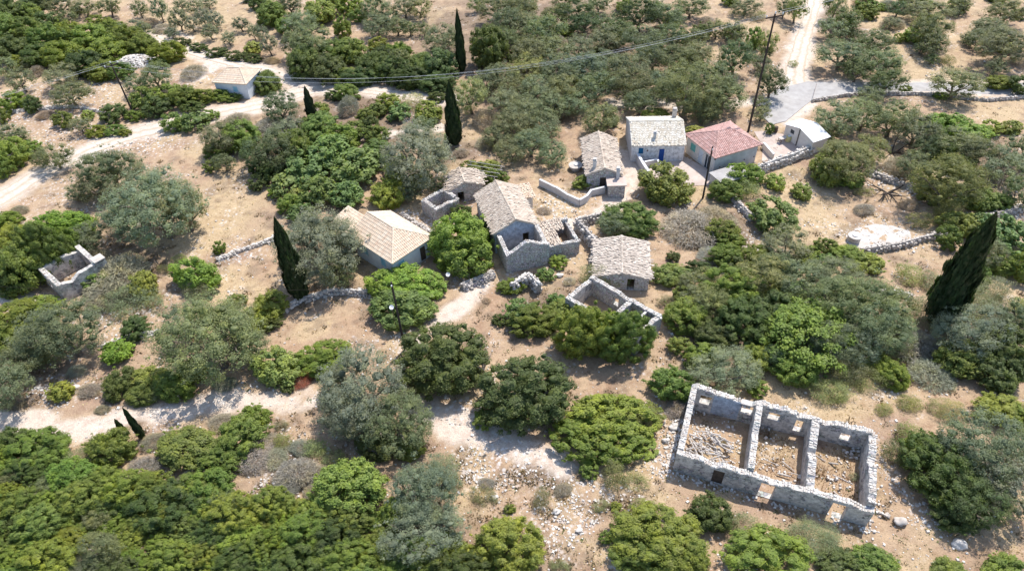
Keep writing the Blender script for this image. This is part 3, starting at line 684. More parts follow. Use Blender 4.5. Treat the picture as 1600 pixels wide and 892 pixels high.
G.wall((L - .15, -3.44), (L - .15, -.01), .5, [(0, 2.9), (1, 3.1)], 'ruin', jag=.08, cap='stone_w')
# side room
G.wall((L + .36, -3.1), (L + 4.0, -3.1), .4, 2.0, 'rubble', jag=.05, cap='stone_w'); G.wall((L + 3.8, -2.89), (L + 3.8, .6), .4, 2.0, 'rubble', jag=.05, cap='stone_w')
G.wall((L + .12, .8), (L + 4.0, .8), .4, 2.25, 'rubble', jag=.05, cap='stone_w')
G.roof(((L + .12, -2.9, 2.0), (L + 1.9, -2.9, 2.0), (L + 1.9, -1.0, 2.25), (L + .12, -1.0, 2.25)), 'oldt', jit=.3); G.roof(((L + .12, -.9, 2.3), (L + 3.0, -.9, 2.3), (L + 3.0, .9, 2.5), (L + .12, .9, 2.5)), 'oldt', jit=.2)
# rear annex with a rusty roof
G.wall((L + .2, W - 1.2), (L + 1.7, W - 1.2), .25, 1.9, 'cream'); G.wall((L + 1.6, W - 1.07), (L + 1.6, W + .9), .25, 1.9, 'cream')
G.roof(((L + .05, W - 1.5, 1.92), (L + 1.95, W - 1.5, 1.92), (L + 1.95, W + 1.1, 2.3), (L + .05, W + 1.1, 2.3)), 'peach', jit=.1)

# ---- J + K: small rear ruin
Jb = Bld('small_stone_barn', -7.3, 72.0, 13.7, label='small stone barn with broken tiled gable roof beside the vine pergola', category='barn')
L, W, t, h, hr = 4.3, 3.4, .45, 2.2, 3.0
Jb.wall((0, t / 2), (L, t / 2), t, [(0, h), (.45, hr - .08), (1, h)], 'rubble', [(.9, 1.7, 0, 1.6)], jag=.02); Jb.wall((0, W - t / 2), (L, W - t / 2), t, [(0, h), (.45, hr), (1, h)], 'rubble')
Jb.wall((t / 2, t + .005), (t / 2, W - t - .005), t, h, 'rubble'); Jb.wall((L - t / 2, t + .005), (L - t / 2, W - t - .005), t, h, 'rubble')
Jb.gable_y(L, -.1, W + .1, h, hr, 'oldt', xr=L * .45, jit=.35)
K = Bld('roofless_pen', -9.0, 68.2, 41.0, label='small square roofless stone pen in front of the broken barn', category='ruin')
L, W, t = 3.7, 3.0, .5
K.wall((0, t / 2), (L, t / 2), t, 1.9, 'rubble', jag=.1, cap='stone_w'); K.wall((0, W - t / 2), (L, W - t / 2), t, 2.0, 'rubble', jag=.1, cap='stone_w')
K.wall((t / 2, t + .005), (t / 2, W - t - .005), t, 2.0, 'rubble', jag=.1, cap='stone_w'); K.wall((L - t / 2, t + .005), (L - t / 2, W - t - .005), t, 2.0, 'rubble', jag=.1, cap='stone_w')

# ---- M: stone slab roofed barn
Mb = Bld('stone_barn', 8.95, 54.7, -8.0, label='grey stone barn with slab roof beside the triangular roofless ruin', category='barn')
L, W, t, h, hr = 5.9, 6.3, .5, 1.75, 2.4
Mb.wall((0, t / 2), (L, t / 2), t, [(0, h), (.5, hr - .1), (1, h)], 'rubble', [(3.6, 4.4, 0, 1.6)]); Mb.wall((0, W - t / 2), (L, W - t / 2), t, [(0, h), (.5, hr - .1), (1, h)], 'rubble')
Mb.wall((t / 2, t + .005), (t / 2, W - t - .005), t, h, 'rubble'); Mb.wall((L - t / 2, t + .005), (L - t / 2, W - t - .005), t, h, 'rubble')
Mb.gable_y(L, -.1, W + .1, h, hr, 'slate', jit=.22, tw=.19, tl=.30, rise=.05)

# ---- N: roofless ruin with cross walls
Nb = Bld('roofless_ruin', 5.5, 51.2, -44.0, label='dark roofless ruin with two cross walls behind the bright green bush', category='ruin')
L, W, t, h = 9.0, 4.5, .5, 2.3
Nb.wall((0, t / 2), (L, t / 2), t, h, 'rubble', jag=.07, cap='stone_w'); Nb.wall((0, W - t / 2), (L, W - t / 2), t, [(0, 2.5), (1, 2.2)], 'rubble', [(3.3, 4.0, .6, 1.7)], jag=.1, cap='stone_w')
for x in (t / 2, 5.4, L - t / 2): Nb.wall((x, t + .005), (x, W - t - .005), t, h, 'ruin' if x < 1 else 'rubble', jag=.08, cap='stone_w')
Nb.wall((7.4, t + .005), (7.4, W - t - .005), .25, 2.1, 'ruin')

# ---- P: left ruin under the fig
Pb = Bld('roofless_ruin', -53.8, 59.7, -41.0, label='grey plastered ruin half hidden under the green tree', category='ruin')
L, W, t, h = 5.0, 5.0, .55, 2.5
Pb.wall((0, t / 2), (L, t / 2), t, [(0, 2.4), (1, 2.4)], 'ruin', [(1.5, 2.2, .6, 1.6)], cap='stone_w')
Pb.wall((L - t / 2, t + .005), (L - t / 2, W + .6), t, [(0, 2.4), (.2, 1.9), (.4, 2.5), (.7, 2.5), (1, 2.7)], 'ruin', jag=.05)
Pb.wall((0, W - t / 2), (L - t - .01, W - t / 2), t, [(0, 2.6), (.7, 2.4), (1, 1.5)], 'ruin', jag=.1)
Pb.wall((t / 2, t + .005), (t / 2, W - t - .005), t, 2.4, 'ruin', jag=.1)
mb = MB(); mb.box(L - 1.1, L + .15, W - .6, W + .65, 2.72, 2.84); mb.build('roof_slab', 'whitec', Pb.root)
mb = MB(); mb.box(L - 1.5, L - .7, 1.9, 2.7, .3, 1.5); mb.build('stone_block', 'whitec', Pb.root)

# ---- Q: far peach roofed house
Q = Bld('roadside_house', -46.9, 104.2, -12.0, label='small pale blue house with peach tiled roof beside the far dirt road', category='house')
L, W, t, h = 6.0, 5.6, .3, 2.4; i = .25
fw = ((i, i + t / 2), (L - i, i + t / 2))
Q.wall(*fw, t, h, 'bluewall', [(3.0, 3.8, .9, 1.8)]); Q.wall((i, W - i - t / 2), (L - i, W - i - t / 2), t, h, 'bluewall')
Q.wall((i + t / 2, i + t + .005), (i + t / 2, W - i - t - .005), t, h, 'bluewall'); Q.wall((L - i - t / 2, i + t + .005), (L - i - t / 2, W - i - t - .005), t, h, 'bluewall')
opening_fit(Q, *fw, t, 3.0, 3.8, .9, 1.8, 'window_shutter', 'sky', slats=True)
Q.hip(L, W, h, 3.75, 1.8, 3.9, 'peach', ov=0.0, axis='x', rise=.05)

# ------------------------------------------------------------------ walls of stone
def stone_wall(pts, h, th, label, mat='stone', core='rubble', n=1.0, heap=False, name='dry_stone_wall'):
    W = [P(a, b) for a, b in pts]; rng = random.Random(len(pts) * 7 + int(pts[0][0])); o0 = W[0]
    root = empty(name, o0, 0, label=label, category='wall'); cb = MB(); sb = MB()
    for a, b in zip(W[:-1], W[1:]):
        L = (b - a).xy.length; k = max(1, int(L / 0.5)); d = (b - a) / L; ang = math.atan2(d.y, d.x); nr = Vector((-d.y, d.x, 0)).normalized()
        for i in range(k):
            p, q = a.lerp(b, i / k), a.lerp(b, (i + 1) / k)
            hh = h * rng.uniform(.75, 1.0); z = tz(p.x, p.y) - o0.z
            c = (p + q) / 2 - o0
            cb.stone((c.x, c.y, z + hh * .4), L / k * 1.35, th * .9, hh * .95, rng, ang)
        m = int(L * h * 26 * n * (1 + th))
        for i in range(m):
            f = rng.random(); p = a.lerp(b, f) - o0; s = rng.uniform(.14, .38)
            side = rng.choice((-1, 1, 0, 0)) if not heap else rng.gauss(0, .6); zz = rng.uniform(.05, h) if side and not heap else h * rng.uniform(.85, 1.05) * (math.exp(-side * side * 1.2) if heap else 1)
            p = p + nr * side * th * .48
            sb.stone((p.x, p.y, tz(p.x + o0.x, p.y + o0.y) - o0.z + zz), s * 1.2, s, s * .7, rng, ang + rng.uniform(-.5, .5))
    cb.build('wall_core', core, root); sb.build('wall_stones', mat, root, kind='stuff')
stone_wall([(404, 516), (430, 496), (470, 472), (520, 459), (575, 461)], .7, .5, 'curved pale terrace wall right of the leaning foreground cypress', 'stone_w')
stone_wall([(628, 338), (662, 360), (700, 388)], .7, .9, 'tumbled stone wall behind the hip-roofed pale blue house', 'stone', heap=True)
stone_wall([(722, 452), (748, 442), (772, 430)], .8, 1.1, 'heap-like rubble wall below the central stone house', 'stone', heap=True)
stone_wall([(900, 357), (915, 374), (931, 392), (927, 418)], 1.5, .7, 'thick ragged stone wall along the slab-roofed barn', 'stone')
stone_wall([(902, 354), (945, 343)], 1.1, .6, 'short stone wall running back from the slab-roofed barn', 'stone')
stone_wall([(1178, 272), (1205, 262), (1235, 252), (1268, 238)], 1.1, .9, 'whitewashed rubble wall below the beige yard', 'stone_w', 'whitec')
stone_wall([(1345, 396), (1400, 388), (1440, 377), (1478, 367)], .7, .7, 'curving dry-stone edge wall of the threshing floor', 'stone')
stone_wall([(1353, 272), (1385, 282), (1412, 292), (1445, 310)], .6, .7, 'broken stone wall behind the dead black tree', 'stone')
stone_wall([(1478, 372), (1530, 345), (1600, 328)], .6, .7, 'low stone wall right of the threshing floor', 'stone')
stone_wall([(1268, 160), (1320, 151), (1400, 149), (1480, 152), (1540, 159), (1620, 150)], .45, .35, 'long dry-stone wall along the concrete road', 'stone')
stone_wall([(340, 408), (380, 392), (430, 374)], .4, .8, 'low line of pale stones across the dry slope', 'stone_w', heap=True)
stone_wall([(1335, 452), (1385, 458), (1425, 466)], .5, .7, 'short pale stone wall left of the tall leaning cypress', 'stone_w', heap=True)
stone_wall([(160, 545), (205, 527), (250, 520)], .4, .6, 'low row of stones by the small round bush', 'stone_w', heap=True)
stone_wall([(1145, 312), (1160, 330), (1175, 345)], .7, .8, 'stone bank under the fig below the red-roofed house', 'stone', heap=True)
stone_wall([(0, 178), (60, 172), (120, 168), (165, 178)], .4, .6, 'low stone line among the far left olives', 'stone_w', heap=True)
stone_wall([(800, 459), (827, 443), (843, 458)], 1.5, .6, 'corner fragment of ruined wall among the bushes', 'stone_w', 'rubble')
def plain_wall(pts, h, th, mat, label, captop=None):
    W = [P(a, b) for a, b in pts]; root = empty('garden_wall', W[0], 0, label=label, category='wall')
    b = Bld.__new__(Bld); b.root = root; b.n = 3
    for p, q in zip(W[:-1], W[1:]):
        p_, q_ = (p - W[0]), (q - W[0]); d = (q_ - p_).xy.normalized(); dz = (p_.z + q_.z) / 2
        b.wall(p_.xy - d * 0 , q_.xy - d * .02, th, h + dz, mat, base=-.8)
        if captop:
            mb = MB(); nr = Vector((-d.y, d.x)) * (th / 2 + .03); a0, a1 = p_.xy + d * .03, q_.xy - d * .05
            v = [(a0 - nr), (a1 - nr), (a1 + nr), (a0 + nr)]; mb.add([(*x, h + dz + .003) for x in v] + [(*x, h + dz + .06) for x in v], [(0, 3, 2, 1), (4, 5, 6, 7), (0, 1, 5, 4), (1, 2, 6, 5), (2, 3, 7, 6), (3, 0, 4, 7)])
            mb.build('wall_coping', captop, root)
plain_wall([(843, 290), (868, 302), (888, 314), (905, 322), (916, 316), (924, 306), (945, 302)], .95, .25, 'grey', 'grey garden wall curving round the two-chimney house yard', 'grey')
plain_wall([(991, 246), (1001, 263), (1012, 281)], 1.25, .3, 'grey', 'grey side wall with white coping running from the blue-door house', 'flatw')
plain_wall([(1006, 262), (1026, 258), (1031, 268)], .9, .2, 'cream', 'low cream enclosure wall in front of the blue-door house', 'flatw')
plain_wall([(1191, 232), (1207, 250)], .9, .2, 'cream', 'short cream wall beside the red-roofed house', 'flatw')

# ------------------------------------------------------------------ stones, tufts (uncountable)
rs = np.random.RandomState(5)
def mask_at(xs, ys, arr):
    A_ = arr.reshape(ny, nx); ix = np.clip(np.searchsorted(axx, xs), 0, nx - 1); iy = np.clip(np.searchsorted(axy, ys), 0, ny - 1); return A_[iy, ix]
def scatter(n, keep):
    out = []
    for _ in range(n * 6):
        if len(out) >= n: break
        px, py = rs.uniform(-60, 1660), rs.uniform(-20, 930)
        p = P(px, py)
        if rs.rand() < keep(p.x, p.y): out.append((p, px, py))
    return out
house_rects = []
mb = MB(); rng = random.Random(9)
for p, px, py in scatter(15000, lambda x, y: float(mask_at(x, y, rockm)) ** 1.5 * .9 * (1 - .6 * float(mask_at(x, y, pathm))) + .05):
    s = min(.55, abs(rng.gauss(0, .095)) + .045); mb.stone((p.x, p.y, p.z + s * .12), s * 1.3, s, s * .6, rng)
mb.build('scattered_stones', 'stone_w', kind='stuff', label='pale limestone rocks scattered over the bare ground')
# dry grass tufts and tiny scrub
def tufts(name, n, keep, lo, hi, color, label, blades=7, mat='twig', flat=0.6):
    V = []; 
    for p, px, py in scatter(n, keep):
        R = rs.uniform(lo, hi); k = blades
        ang = rs.uniform(0, 2 * np.pi, k); rr = R * np.sqrt(rs.rand(k)) * .8
        cx = p.x + rr * np.cos(ang); cy = p.y + rr * np.sin(ang); hh = R * flat * rs.uniform(.5, 1.2, k) * (1.1 - rr / R)
        wv = R * rs.uniform(.15, .32, k); a2 = rs.uniform(0, 2 * np.pi, k); lx = R * .4 * np.cos(ang); ly = R * .4 * np.sin(ang)
        b0 = np.stack([cx - wv * np.cos(a2), cy - wv * np.sin(a2), p.z - .03 + 0 * cx], 1); b1 = np.stack([cx + wv * np.cos(a2), cy + wv * np.sin(a2), p.z - .03 + 0 * cx], 1)
        tp = np.stack([cx + lx, cy + ly, p.z + hh], 1); V.append(np.stack([b0, b1, tp], 1))
    V = np.concatenate(V).reshape(-1, 3); me = np_mesh(name, V, np.arange(len(V)).reshape(-1, 3), mat)
    o = link(name, me, None, kind='stuff', label=label); o.color = (*color, 1); return o
def nopath(x, y): return 1 - min(1, 1.6 * float(mask_at(x, y, pathm)))
tufts('dry_grass', 12000, lambda x, y: nopath(x, y) * (.15 + .8 * float(mask_at(x, y, strawm))), .12, .35, (.50, .40, .23), 'dry straw tufts on the open slopes', 6, flat=.5)
tufts('brown_scrub', 5200, lambda x, y: nopath(x, y) * (.04 + 1.2 * float(mask_at(x, y, litm))), .18, .5, (.26, .19, .12), 'low brown thorny scrub cushions', 14, flat=.7)
tufts('green_weeds', 1800, lambda x, y: nopath(x, y) * .4, .12, .35, (.13, .17, .05), 'small green weeds dotted over the ground', 9)

#@@VEG
# ------------------------------------------------------------------ foliage prototypes
def ico(sub):
    t = (1 + 5 ** .5) / 2
    v = [(-1, t, 0), (1, t, 0), (-1, -t, 0), (1, -t, 0), (0, -1, t), (0, 1, t), (0, -1, -t), (0, 1, -t), (t, 0, -1), (t, 0, 1), (-t, 0, -1), (-t, 0, 1)]
    v = [np.array(q) / np.linalg.norm(q) for q in v]
    f = [(0, 11, 5), (0, 5, 1), (0, 1, 7), (0, 7, 10), (0, 10, 11), (1, 5, 9), (5, 11, 4), (11, 10, 2), (10, 7, 6), (7, 1, 8), (3, 9, 4), (3, 4, 2), (3, 2, 6), (3, 6, 8), (3, 8, 9), (4, 9, 5), (2, 4, 11), (6, 2, 10), (8, 6, 7), (9, 8, 1)]
    for _ in range(sub):
        c = {}; nf = []
        def md(a, b):
            k = (min(a, b), max(a, b))
            if k not in c: m = v[a] + v[b]; v.append(m / np.linalg.norm(m)); c[k] = len(v) - 1
            return c[k]
        for a, b, d in f:
            x, y, z = md(a, b), md(b, d), md(d, a); nf += [(a, x, z), (b, y, x), (d, z, y), (x, y, z)]
        f = nf
    return np.array(v), np.array(f)
ICO1 = ico(1)
def unit(a): return a / (np.linalg.norm(a, axis=-1, keepdims=True) + 1e-9)
def leaf_quads(c, n, s, aspect, r):
    a = unit(np.cross(n, unit(r.normal(size=c.shape)))); b = np.cross(n, a)
    a = a * s[:, None] * .5; b = b * (s * aspect)[:, None] * .5
    return np.stack([c - a * .9, c - b * .9 - a * .1, c + a, c + b], 1).reshape(-1, 3)
STY = dict(  # lobe radius, sublobe radius, core scale, leaf size factor, aspect, normal jitter, fuzz, bottom, lift bias
    olive=dict(rl=.27, sub=.38, core=.38, ls=.8, asp=.5, nj=.75, fz=.42, bottom=-.75, nl=.9),
    dense=dict(rl=.21, sub=.36, core=.66, ls=.82, asp=.7, nj=.6, fz=.28, bottom=-.8, nl=1.5, am=.55, nf=1.25),
    broad=dict(rl=.23, sub=.40, core=.58, ls=1.15, asp=.85, nj=.65, fz=.34, bottom=-.8, nl=1.25, am=.7, nf=1.15),
    fig=dict(rl=.22, sub=.42, core=.55, ls=1.6, asp=.95, nj=.65, fz=.36, bottom=-.6, nl=1.0),
    wispy=dict(rl=.34, sub=.5, core=.0, ls=1.0, asp=.35, nj=1.2, fz=.5, bottom=-.8, nl=.7),
    low=dict(rl=.16, sub=.40, core=.6, ls=.9, asp=.8, nj=.5, fz=.2, bottom=-.3, nl=1.5),
)
SZ = dict(L=(64, 17000, .047), M=(38, 7500, .072), S=(20, 2600, .115))
PROTO = {}
def crown_mesh(kind, size, var):
    key = (kind, size, var)
    if key in PROTO: return PROTO[key]
    r = np.random.RandomState((sum(map(ord, kind)) * 31 + ord(size) * 7 + var * 101) % 100000); p = STY[kind]; nl, nleaf, ls = SZ[size]; nl = int(nl * p['nl'])
    rl0 = p['rl'] * {'L': .82, 'M': 1.0, 'S': 1.15}[size]; ls = ls * p['ls']; nleaf = int(nleaf / max(p['ls'], 1) ** 1.3)
    # uneven outline: the lobes sit on a bumpy ellipsoid, some sub-crowns stand out, some places sink
    i = np.arange(nl) + .5; ph = np.arccos(1 - 1.0 * i / nl * (1 - p['bottom']) / 1.0 * .999 if False else np.clip(1 - i / nl * (1 - p['bottom']), -1, 1)); th = np.pi * (1 + 5 ** .5) * i + r.uniform(0, 6)
    d = np.stack([np.cos(th) * np.sin(ph), np.sin(th) * np.sin(ph), np.cos(ph)], 1); d = unit(d + r.normal(size=d.shape) * .16)
    dirs = unit(r.normal(size=(5, 3))); amp = r.uniform(-.22, .2, 5) * p.get('am', 1.0); nleaf = int(nleaf * p.get('nf', 1.0))
    bump_ = 1 + sum(a * np.clip(d @ q, 0, 1) ** 2 for a, q in zip(amp, dirs))
    rl = rl0 * r.uniform(.65, 1.3, nl)
    cen = d * (bump_ * r.uniform(.86, 1.06, nl) - rl * .9)[:, None]
    inner = int(nl * .3); ci = unit(r.normal(size=(inner, 3))) * (r.uniform(.2, .6, inner))[:, None]; ci[:, 2] = np.maximum(ci[:, 2], p['bottom'] * .5)
    cen = np.concatenate([cen, ci]); rl = np.concatenate([rl, rl0 * r.uniform(.8, 1.3, inner)]); out = np.concatenate([d, unit(ci)])
    ns_ = {'L': 26, 'M': 16, 'S': 8}[size]; ds = unit(r.normal(size=(ns_, 3)) + np.array([0, 0, .3])); ds[:, 2] = np.maximum(ds[:, 2], -.3)
    cen = np.concatenate([cen, ds * r.uniform(.88, 1.1, ns_)[:, None]]); rl = np.concatenate([rl, rl0 * r.uniform(.22, .55, ns_)]); out = np.concatenate([out, ds])
    V, Fq, Ft = [], [], []; o = 0
    if p['core']:
        iv, jf = ICO1
        for c, q in zip(cen, rl):
            vv = iv * (q * p['core'] * r.uniform(.75, 1.15, (len(iv), 1))) + c; V.append(vv); Ft.append(jf + o); o += len(vv)
    w = rl ** 2; cnt = np.maximum(12, (w / w.sum() * nleaf)).astype(int); C_, N_ = [], []
    for c, q, k, od in zip(cen, rl, cnt, out):
        ns = 11; sd = unit(r.normal(size=(ns, 3)) + od * 1.0 + np.array([0, 0, .35])); pick = r.randint(0, ns, k)
        base = sd[pick] * q * .72; dd = unit(r.normal(size=(k, 3)) + sd[pick] * .9)
        pos = c + base + dd * (q * p['sub'] * r.uniform(1 - p['fz'], 1 + p['fz'], k))[:, None] + r.normal(size=(k, 3)) * q * p['fz'] * .25
        C_.append(pos); N_.append(unit(dd + unit(base) * .5 + np.array([.1, .15, .55]) + r.normal(size=(k, 3)) * p['nj'] * .8))
    Cc_, Nn = np.concatenate(C_), np.concatenate(N_); s = ls * r.uniform(.7, 1.35, len(Cc_))
    L_ = leaf_quads(Cc_, Nn, s, p['asp'], r); V.append(L_); Fq.append(np.arange(len(L_)).reshape(-1, 4) + o)
    V = np.concatenate(V); V[:, 2] = np.maximum(V[:, 2], -1.1)
    me = np_mesh('crown', V, ([np.concatenate(Ft)] if Ft else []) + [np.concatenate(Fq)], 'leaf'); PROTO[key] = me; return me
CZ = 1.2     # crown centre height in units of its half height, for trees with a trunk
def trunk_mesh(var, bare=False):
    key = ('trunk', var, bare)
    if key in PROTO: return PROTO[key]
    rng = random.Random(var * 13 + bare); mb = MB(); f = rng.uniform(.35, .7); le = Vector((rng.uniform(-.12, .12), rng.uniform(-.12, .12), 0))
    mb.tube([(0, 0, -.2), (0.01, 0, .05), Vector((0, 0, f * .6)) + le * .6, Vector((0, 0, f)) + le], [.13, .085, .07, .065], 7)
    for k in range(5):
        a = k * 1.3 + rng.uniform(-.3, .3); q = Vector((0, 0, f * rng.uniform(.8, 1))) + le; pts = [q]; rd = [.05]
        for j in range(4):
            q = q + Vector((math.cos(a) * .17, math.sin(a) * .17, rng.uniform(.08, .3))); a += rng.uniform(-.4, .4); pts.append(q); rd.append(.05 * (1 - (j + 1) / 5))
        mb.tube(pts, rd, 5)
        for j in (1, 2, 3):
            b = a + rng.uniform(-1, 1); q2 = pts[j]; mb.tube([q2, q2 + Vector((math.cos(b) * .16, math.sin(b) * .16, .15)), q2 + Vector((math.cos(b) * .3, math.sin(b) * .3, .2))], [.022, .015, .006], 4)
    me = bpy.data.meshes.new('trunk'); me.from_pydata(mb.v, [], mb.f); me.materials.append(M['bark']); PROTO[key] = me; return me
def dead_mesh(var, n0=5, ups=.55, thick=1.0):
    key = ('dead', var, n0)
    if key in PROTO: return PROTO[key]
    rng = random.Random(var * 3 + 1); mb = MB()
    def grow(p, d, L, r, lv):
        pts = [p]; rd = [r]; q = p
        for j in range(3):
            d = (d + Vector((rng.uniform(-.3, .3), rng.uniform(-.3, .3), rng.uniform(-.15, .2)))).normalized(); q = q + d * L / 3; pts.append(q); rd.append(r * (1 - (j + 1) / 4.2))
        mb.tube(pts, rd, 4 if lv else 6, cap=False)
        if lv < 3:
            for j in range(3 if lv else 4):
                k = rng.randint(1, 3); dd = (d + Vector((rng.uniform(-1, 1), rng.uniform(-1, 1), rng.uniform(-.3, .7)))).normalized(); grow(pts[k], dd, L * rng.uniform(.5, .75), rd[k] * .6, lv + 1)
    for k in range(n0):
        a = 2 * math.pi * k / n0; grow(Vector((0, 0, -.9)), Vector((math.cos(a) * .7, math.sin(a) * .7, ups + .3)).normalized(), .9, .05 * thick, 0)
    me = bpy.data.meshes.new('branches'); me.from_pydata(mb.v, [], mb.f); me.materials.append(M['dead']); PROTO[key] = me; return me
def dry_mesh(var):
    key = ('dry', var)
    if key in PROTO: return PROTO[key]
    r = np.random.RandomState(var + 50); k = 5200; d = unit(r.normal(size=(k, 3))); d[:, 2] = np.abs(d[:, 2]) * 1.1 - .15
    lump = unit(r.normal(size=(14, 3))); am = 1 + .25 * np.max(np.clip(d @ lump.T, 0, 1) ** 6, 1) - .1
    rad = r.uniform(.35, 1, k) ** .5 * am; c = d * rad[:, None]; dirn = unit(d + r.normal(size=(k, 3)) * .55); L = r.uniform(.08, .26, k)[:, None]; wv = unit(np.cross(dirn, r.normal(size=(k, 3)))) * r.uniform(.005, .014, k)[:, None]
    V = np.stack([c - dirn * L / 2 - wv, c - dirn * L / 2 + wv, c + dirn * L / 2], 1).reshape(-1, 3); V[:, 2] = np.maximum(V[:, 2], -.35)
    me = np_mesh('twigs', V, np.arange(len(V)).reshape(-1, 3), 'twig'); PROTO[key] = me; return me
def cypress_mesh(var, lean=0.0):
    key = ('cyp', var)
    if key in PROTO: return PROTO[key]
    r = np.random.RandomState(var + 9); k = 9000; u = r.rand(k) ** .8; z = u
    prof = lambda z: np.clip(np.minimum(1, (z + .03) / .14) ** .6, 0, 1) * (1 - z ** 2.2) ** .75 * (.95 + .1 * np.sin(z * 23 + var))
    th = r.uniform(0, 2 * np.pi, k); bumpy = 1 + .13 * np.sin(th * 5 + z * 9 + var) + .08 * np.sin(th * 9 - z * 31)
    rad = prof(z) * bumpy * r.uniform(.76, 1.14, k)
    c = np.stack([rad * np.cos(th), rad * np.sin(th), z], 1); n = unit(np.stack([np.cos(th), np.sin(th), .08 + 0 * th], 1) + r.normal(size=(k, 3)) * .35)
    up = np.array([0, 0, 1.0]); a = unit(np.cross(n, np.cross(up, n))) * (.028 * r.uniform(.7, 1.5, k))[:, None]; b = unit(np.cross(n, a)) * (.10 * r.uniform(.6, 1.2, k))[:, None]
    Q = np.stack([c - a, c - b, c + a * 1.5, c + b], 1).reshape(-1, 3)
    zs = np.linspace(0, 1, 22); cv = []; 
    for q in zs:
        for t in np.linspace(0, 2 * np.pi, 14)[:-1]: cv.append((.86 * prof(np.array(q)) * (1 + .13 * math.sin(t * 5 + q * 9 + var)) * math.cos(t), .86 * prof(np.array(q)) * (1 + .13 * math.sin(t * 5 + q * 9 + var)) * math.sin(t), q))
    cf = [(i * 13 + j, i * 13 + (j + 1) % 13, (i + 1) * 13 + (j + 1) % 13, (i + 1) * 13 + j) for i in range(21) for j in range(13)]
    V = np.concatenate([np.array(cv), Q]); Fc = np.array(cf); Fq = np.arange(len(Q)).reshape(-1, 4) + len(cv)
    me = np_mesh('crown', V, [np.concatenate([Fc, Fq])], 'leaf'); PROTO[key] = me; return me

# kind -> (form, style, name, category, words, colour)
KD = {
 'ol': ('tree', 'olive', 'olive_tree', 'tree', 'grey-green olive tree', (0.197, 0.221, 0.121)),
 'op': ('tree', 'olive', 'olive_tree', 'tree', 'pale silvery olive tree', (0.204, 0.230, 0.155)),
 'od': ('tree', 'olive', 'olive_tree', 'tree', 'dark green olive tree', (0.121, 0.161, 0.074)),
 'oy': ('tree', 'olive', 'olive_tree', 'tree', 'yellowish green loose-crowned tree', (0.246, 0.263, 0.112)),
 'b': ('bush', 'dense', 'evergreen_shrub', 'shrub', 'bright green evergreen shrub', (0.223, 0.270, 0.051)),
 'g': ('bush', 'dense', 'evergreen_shrub', 'shrub', 'mid green evergreen shrub', (0.184, 0.238, 0.055)),
 'k': ('bush', 'dense', 'evergreen_shrub', 'shrub', 'dark green evergreen shrub', (0.105, 0.139, 0.042)),
 'm': ('bush', 'dense', 'carob_tree', 'tree', 'round olive-brown carob tree', (0.110, 0.148, 0.048)),
 'f': ('bush', 'fig', 'fig_tree', 'tree', 'broad-leaved blue-green fig tree', (0.184, 0.253, 0.089)),
 'fb': ('bush', 'broad', 'broadleaf_tree', 'tree', 'fresh green broad-leaved tree', (0.228, 0.317, 0.063)),
 'y': ('bush', 'broad', 'leafy_shrub', 'shrub', 'yellow-green leafy shrub', (0.285, 0.315, 0.084)),
 'yg': ('bush', 'broad', 'leafy_shrub', 'shrub', 'light green leafy shrub', (0.234, 0.275, 0.067)),
 'w': ('bush', 'wispy', 'wispy_shrub', 'shrub', 'wispy pale grey-green shrub', (0.240, 0.252, 0.146)),
 'wy': ('bush', 'wispy', 'wispy_shrub', 'shrub', 'wispy yellow-green shrub', (0.264, 0.281, 0.123)),
 'lo': ('bush', 'low', 'creeping_shrub', 'shrub', 'low spreading green creeper shrub', (0.219, 0.271, 0.055)),
 'gy': ('dry', None, 'dry_shrub', 'shrub', 'leafless grey-brown twiggy shrub', (0.300, 0.275, 0.215)),
 'br': ('dry', None, 'dry_shrub', 'shrub', 'dry brown twiggy shrub', (0.360, 0.285, 0.210)),
 'r': ('dry', None, 'dry_shrub', 'shrub', 'withered reddish brown shrub', (0.312, 0.105, 0.062)),
 'n': ('dead', None, 'dead_tree', 'tree', 'bare whitish dead tree', None),
 'nk': ('dead', None, 'dead_tree', 'tree', 'bare blackened dead tree', None),
}
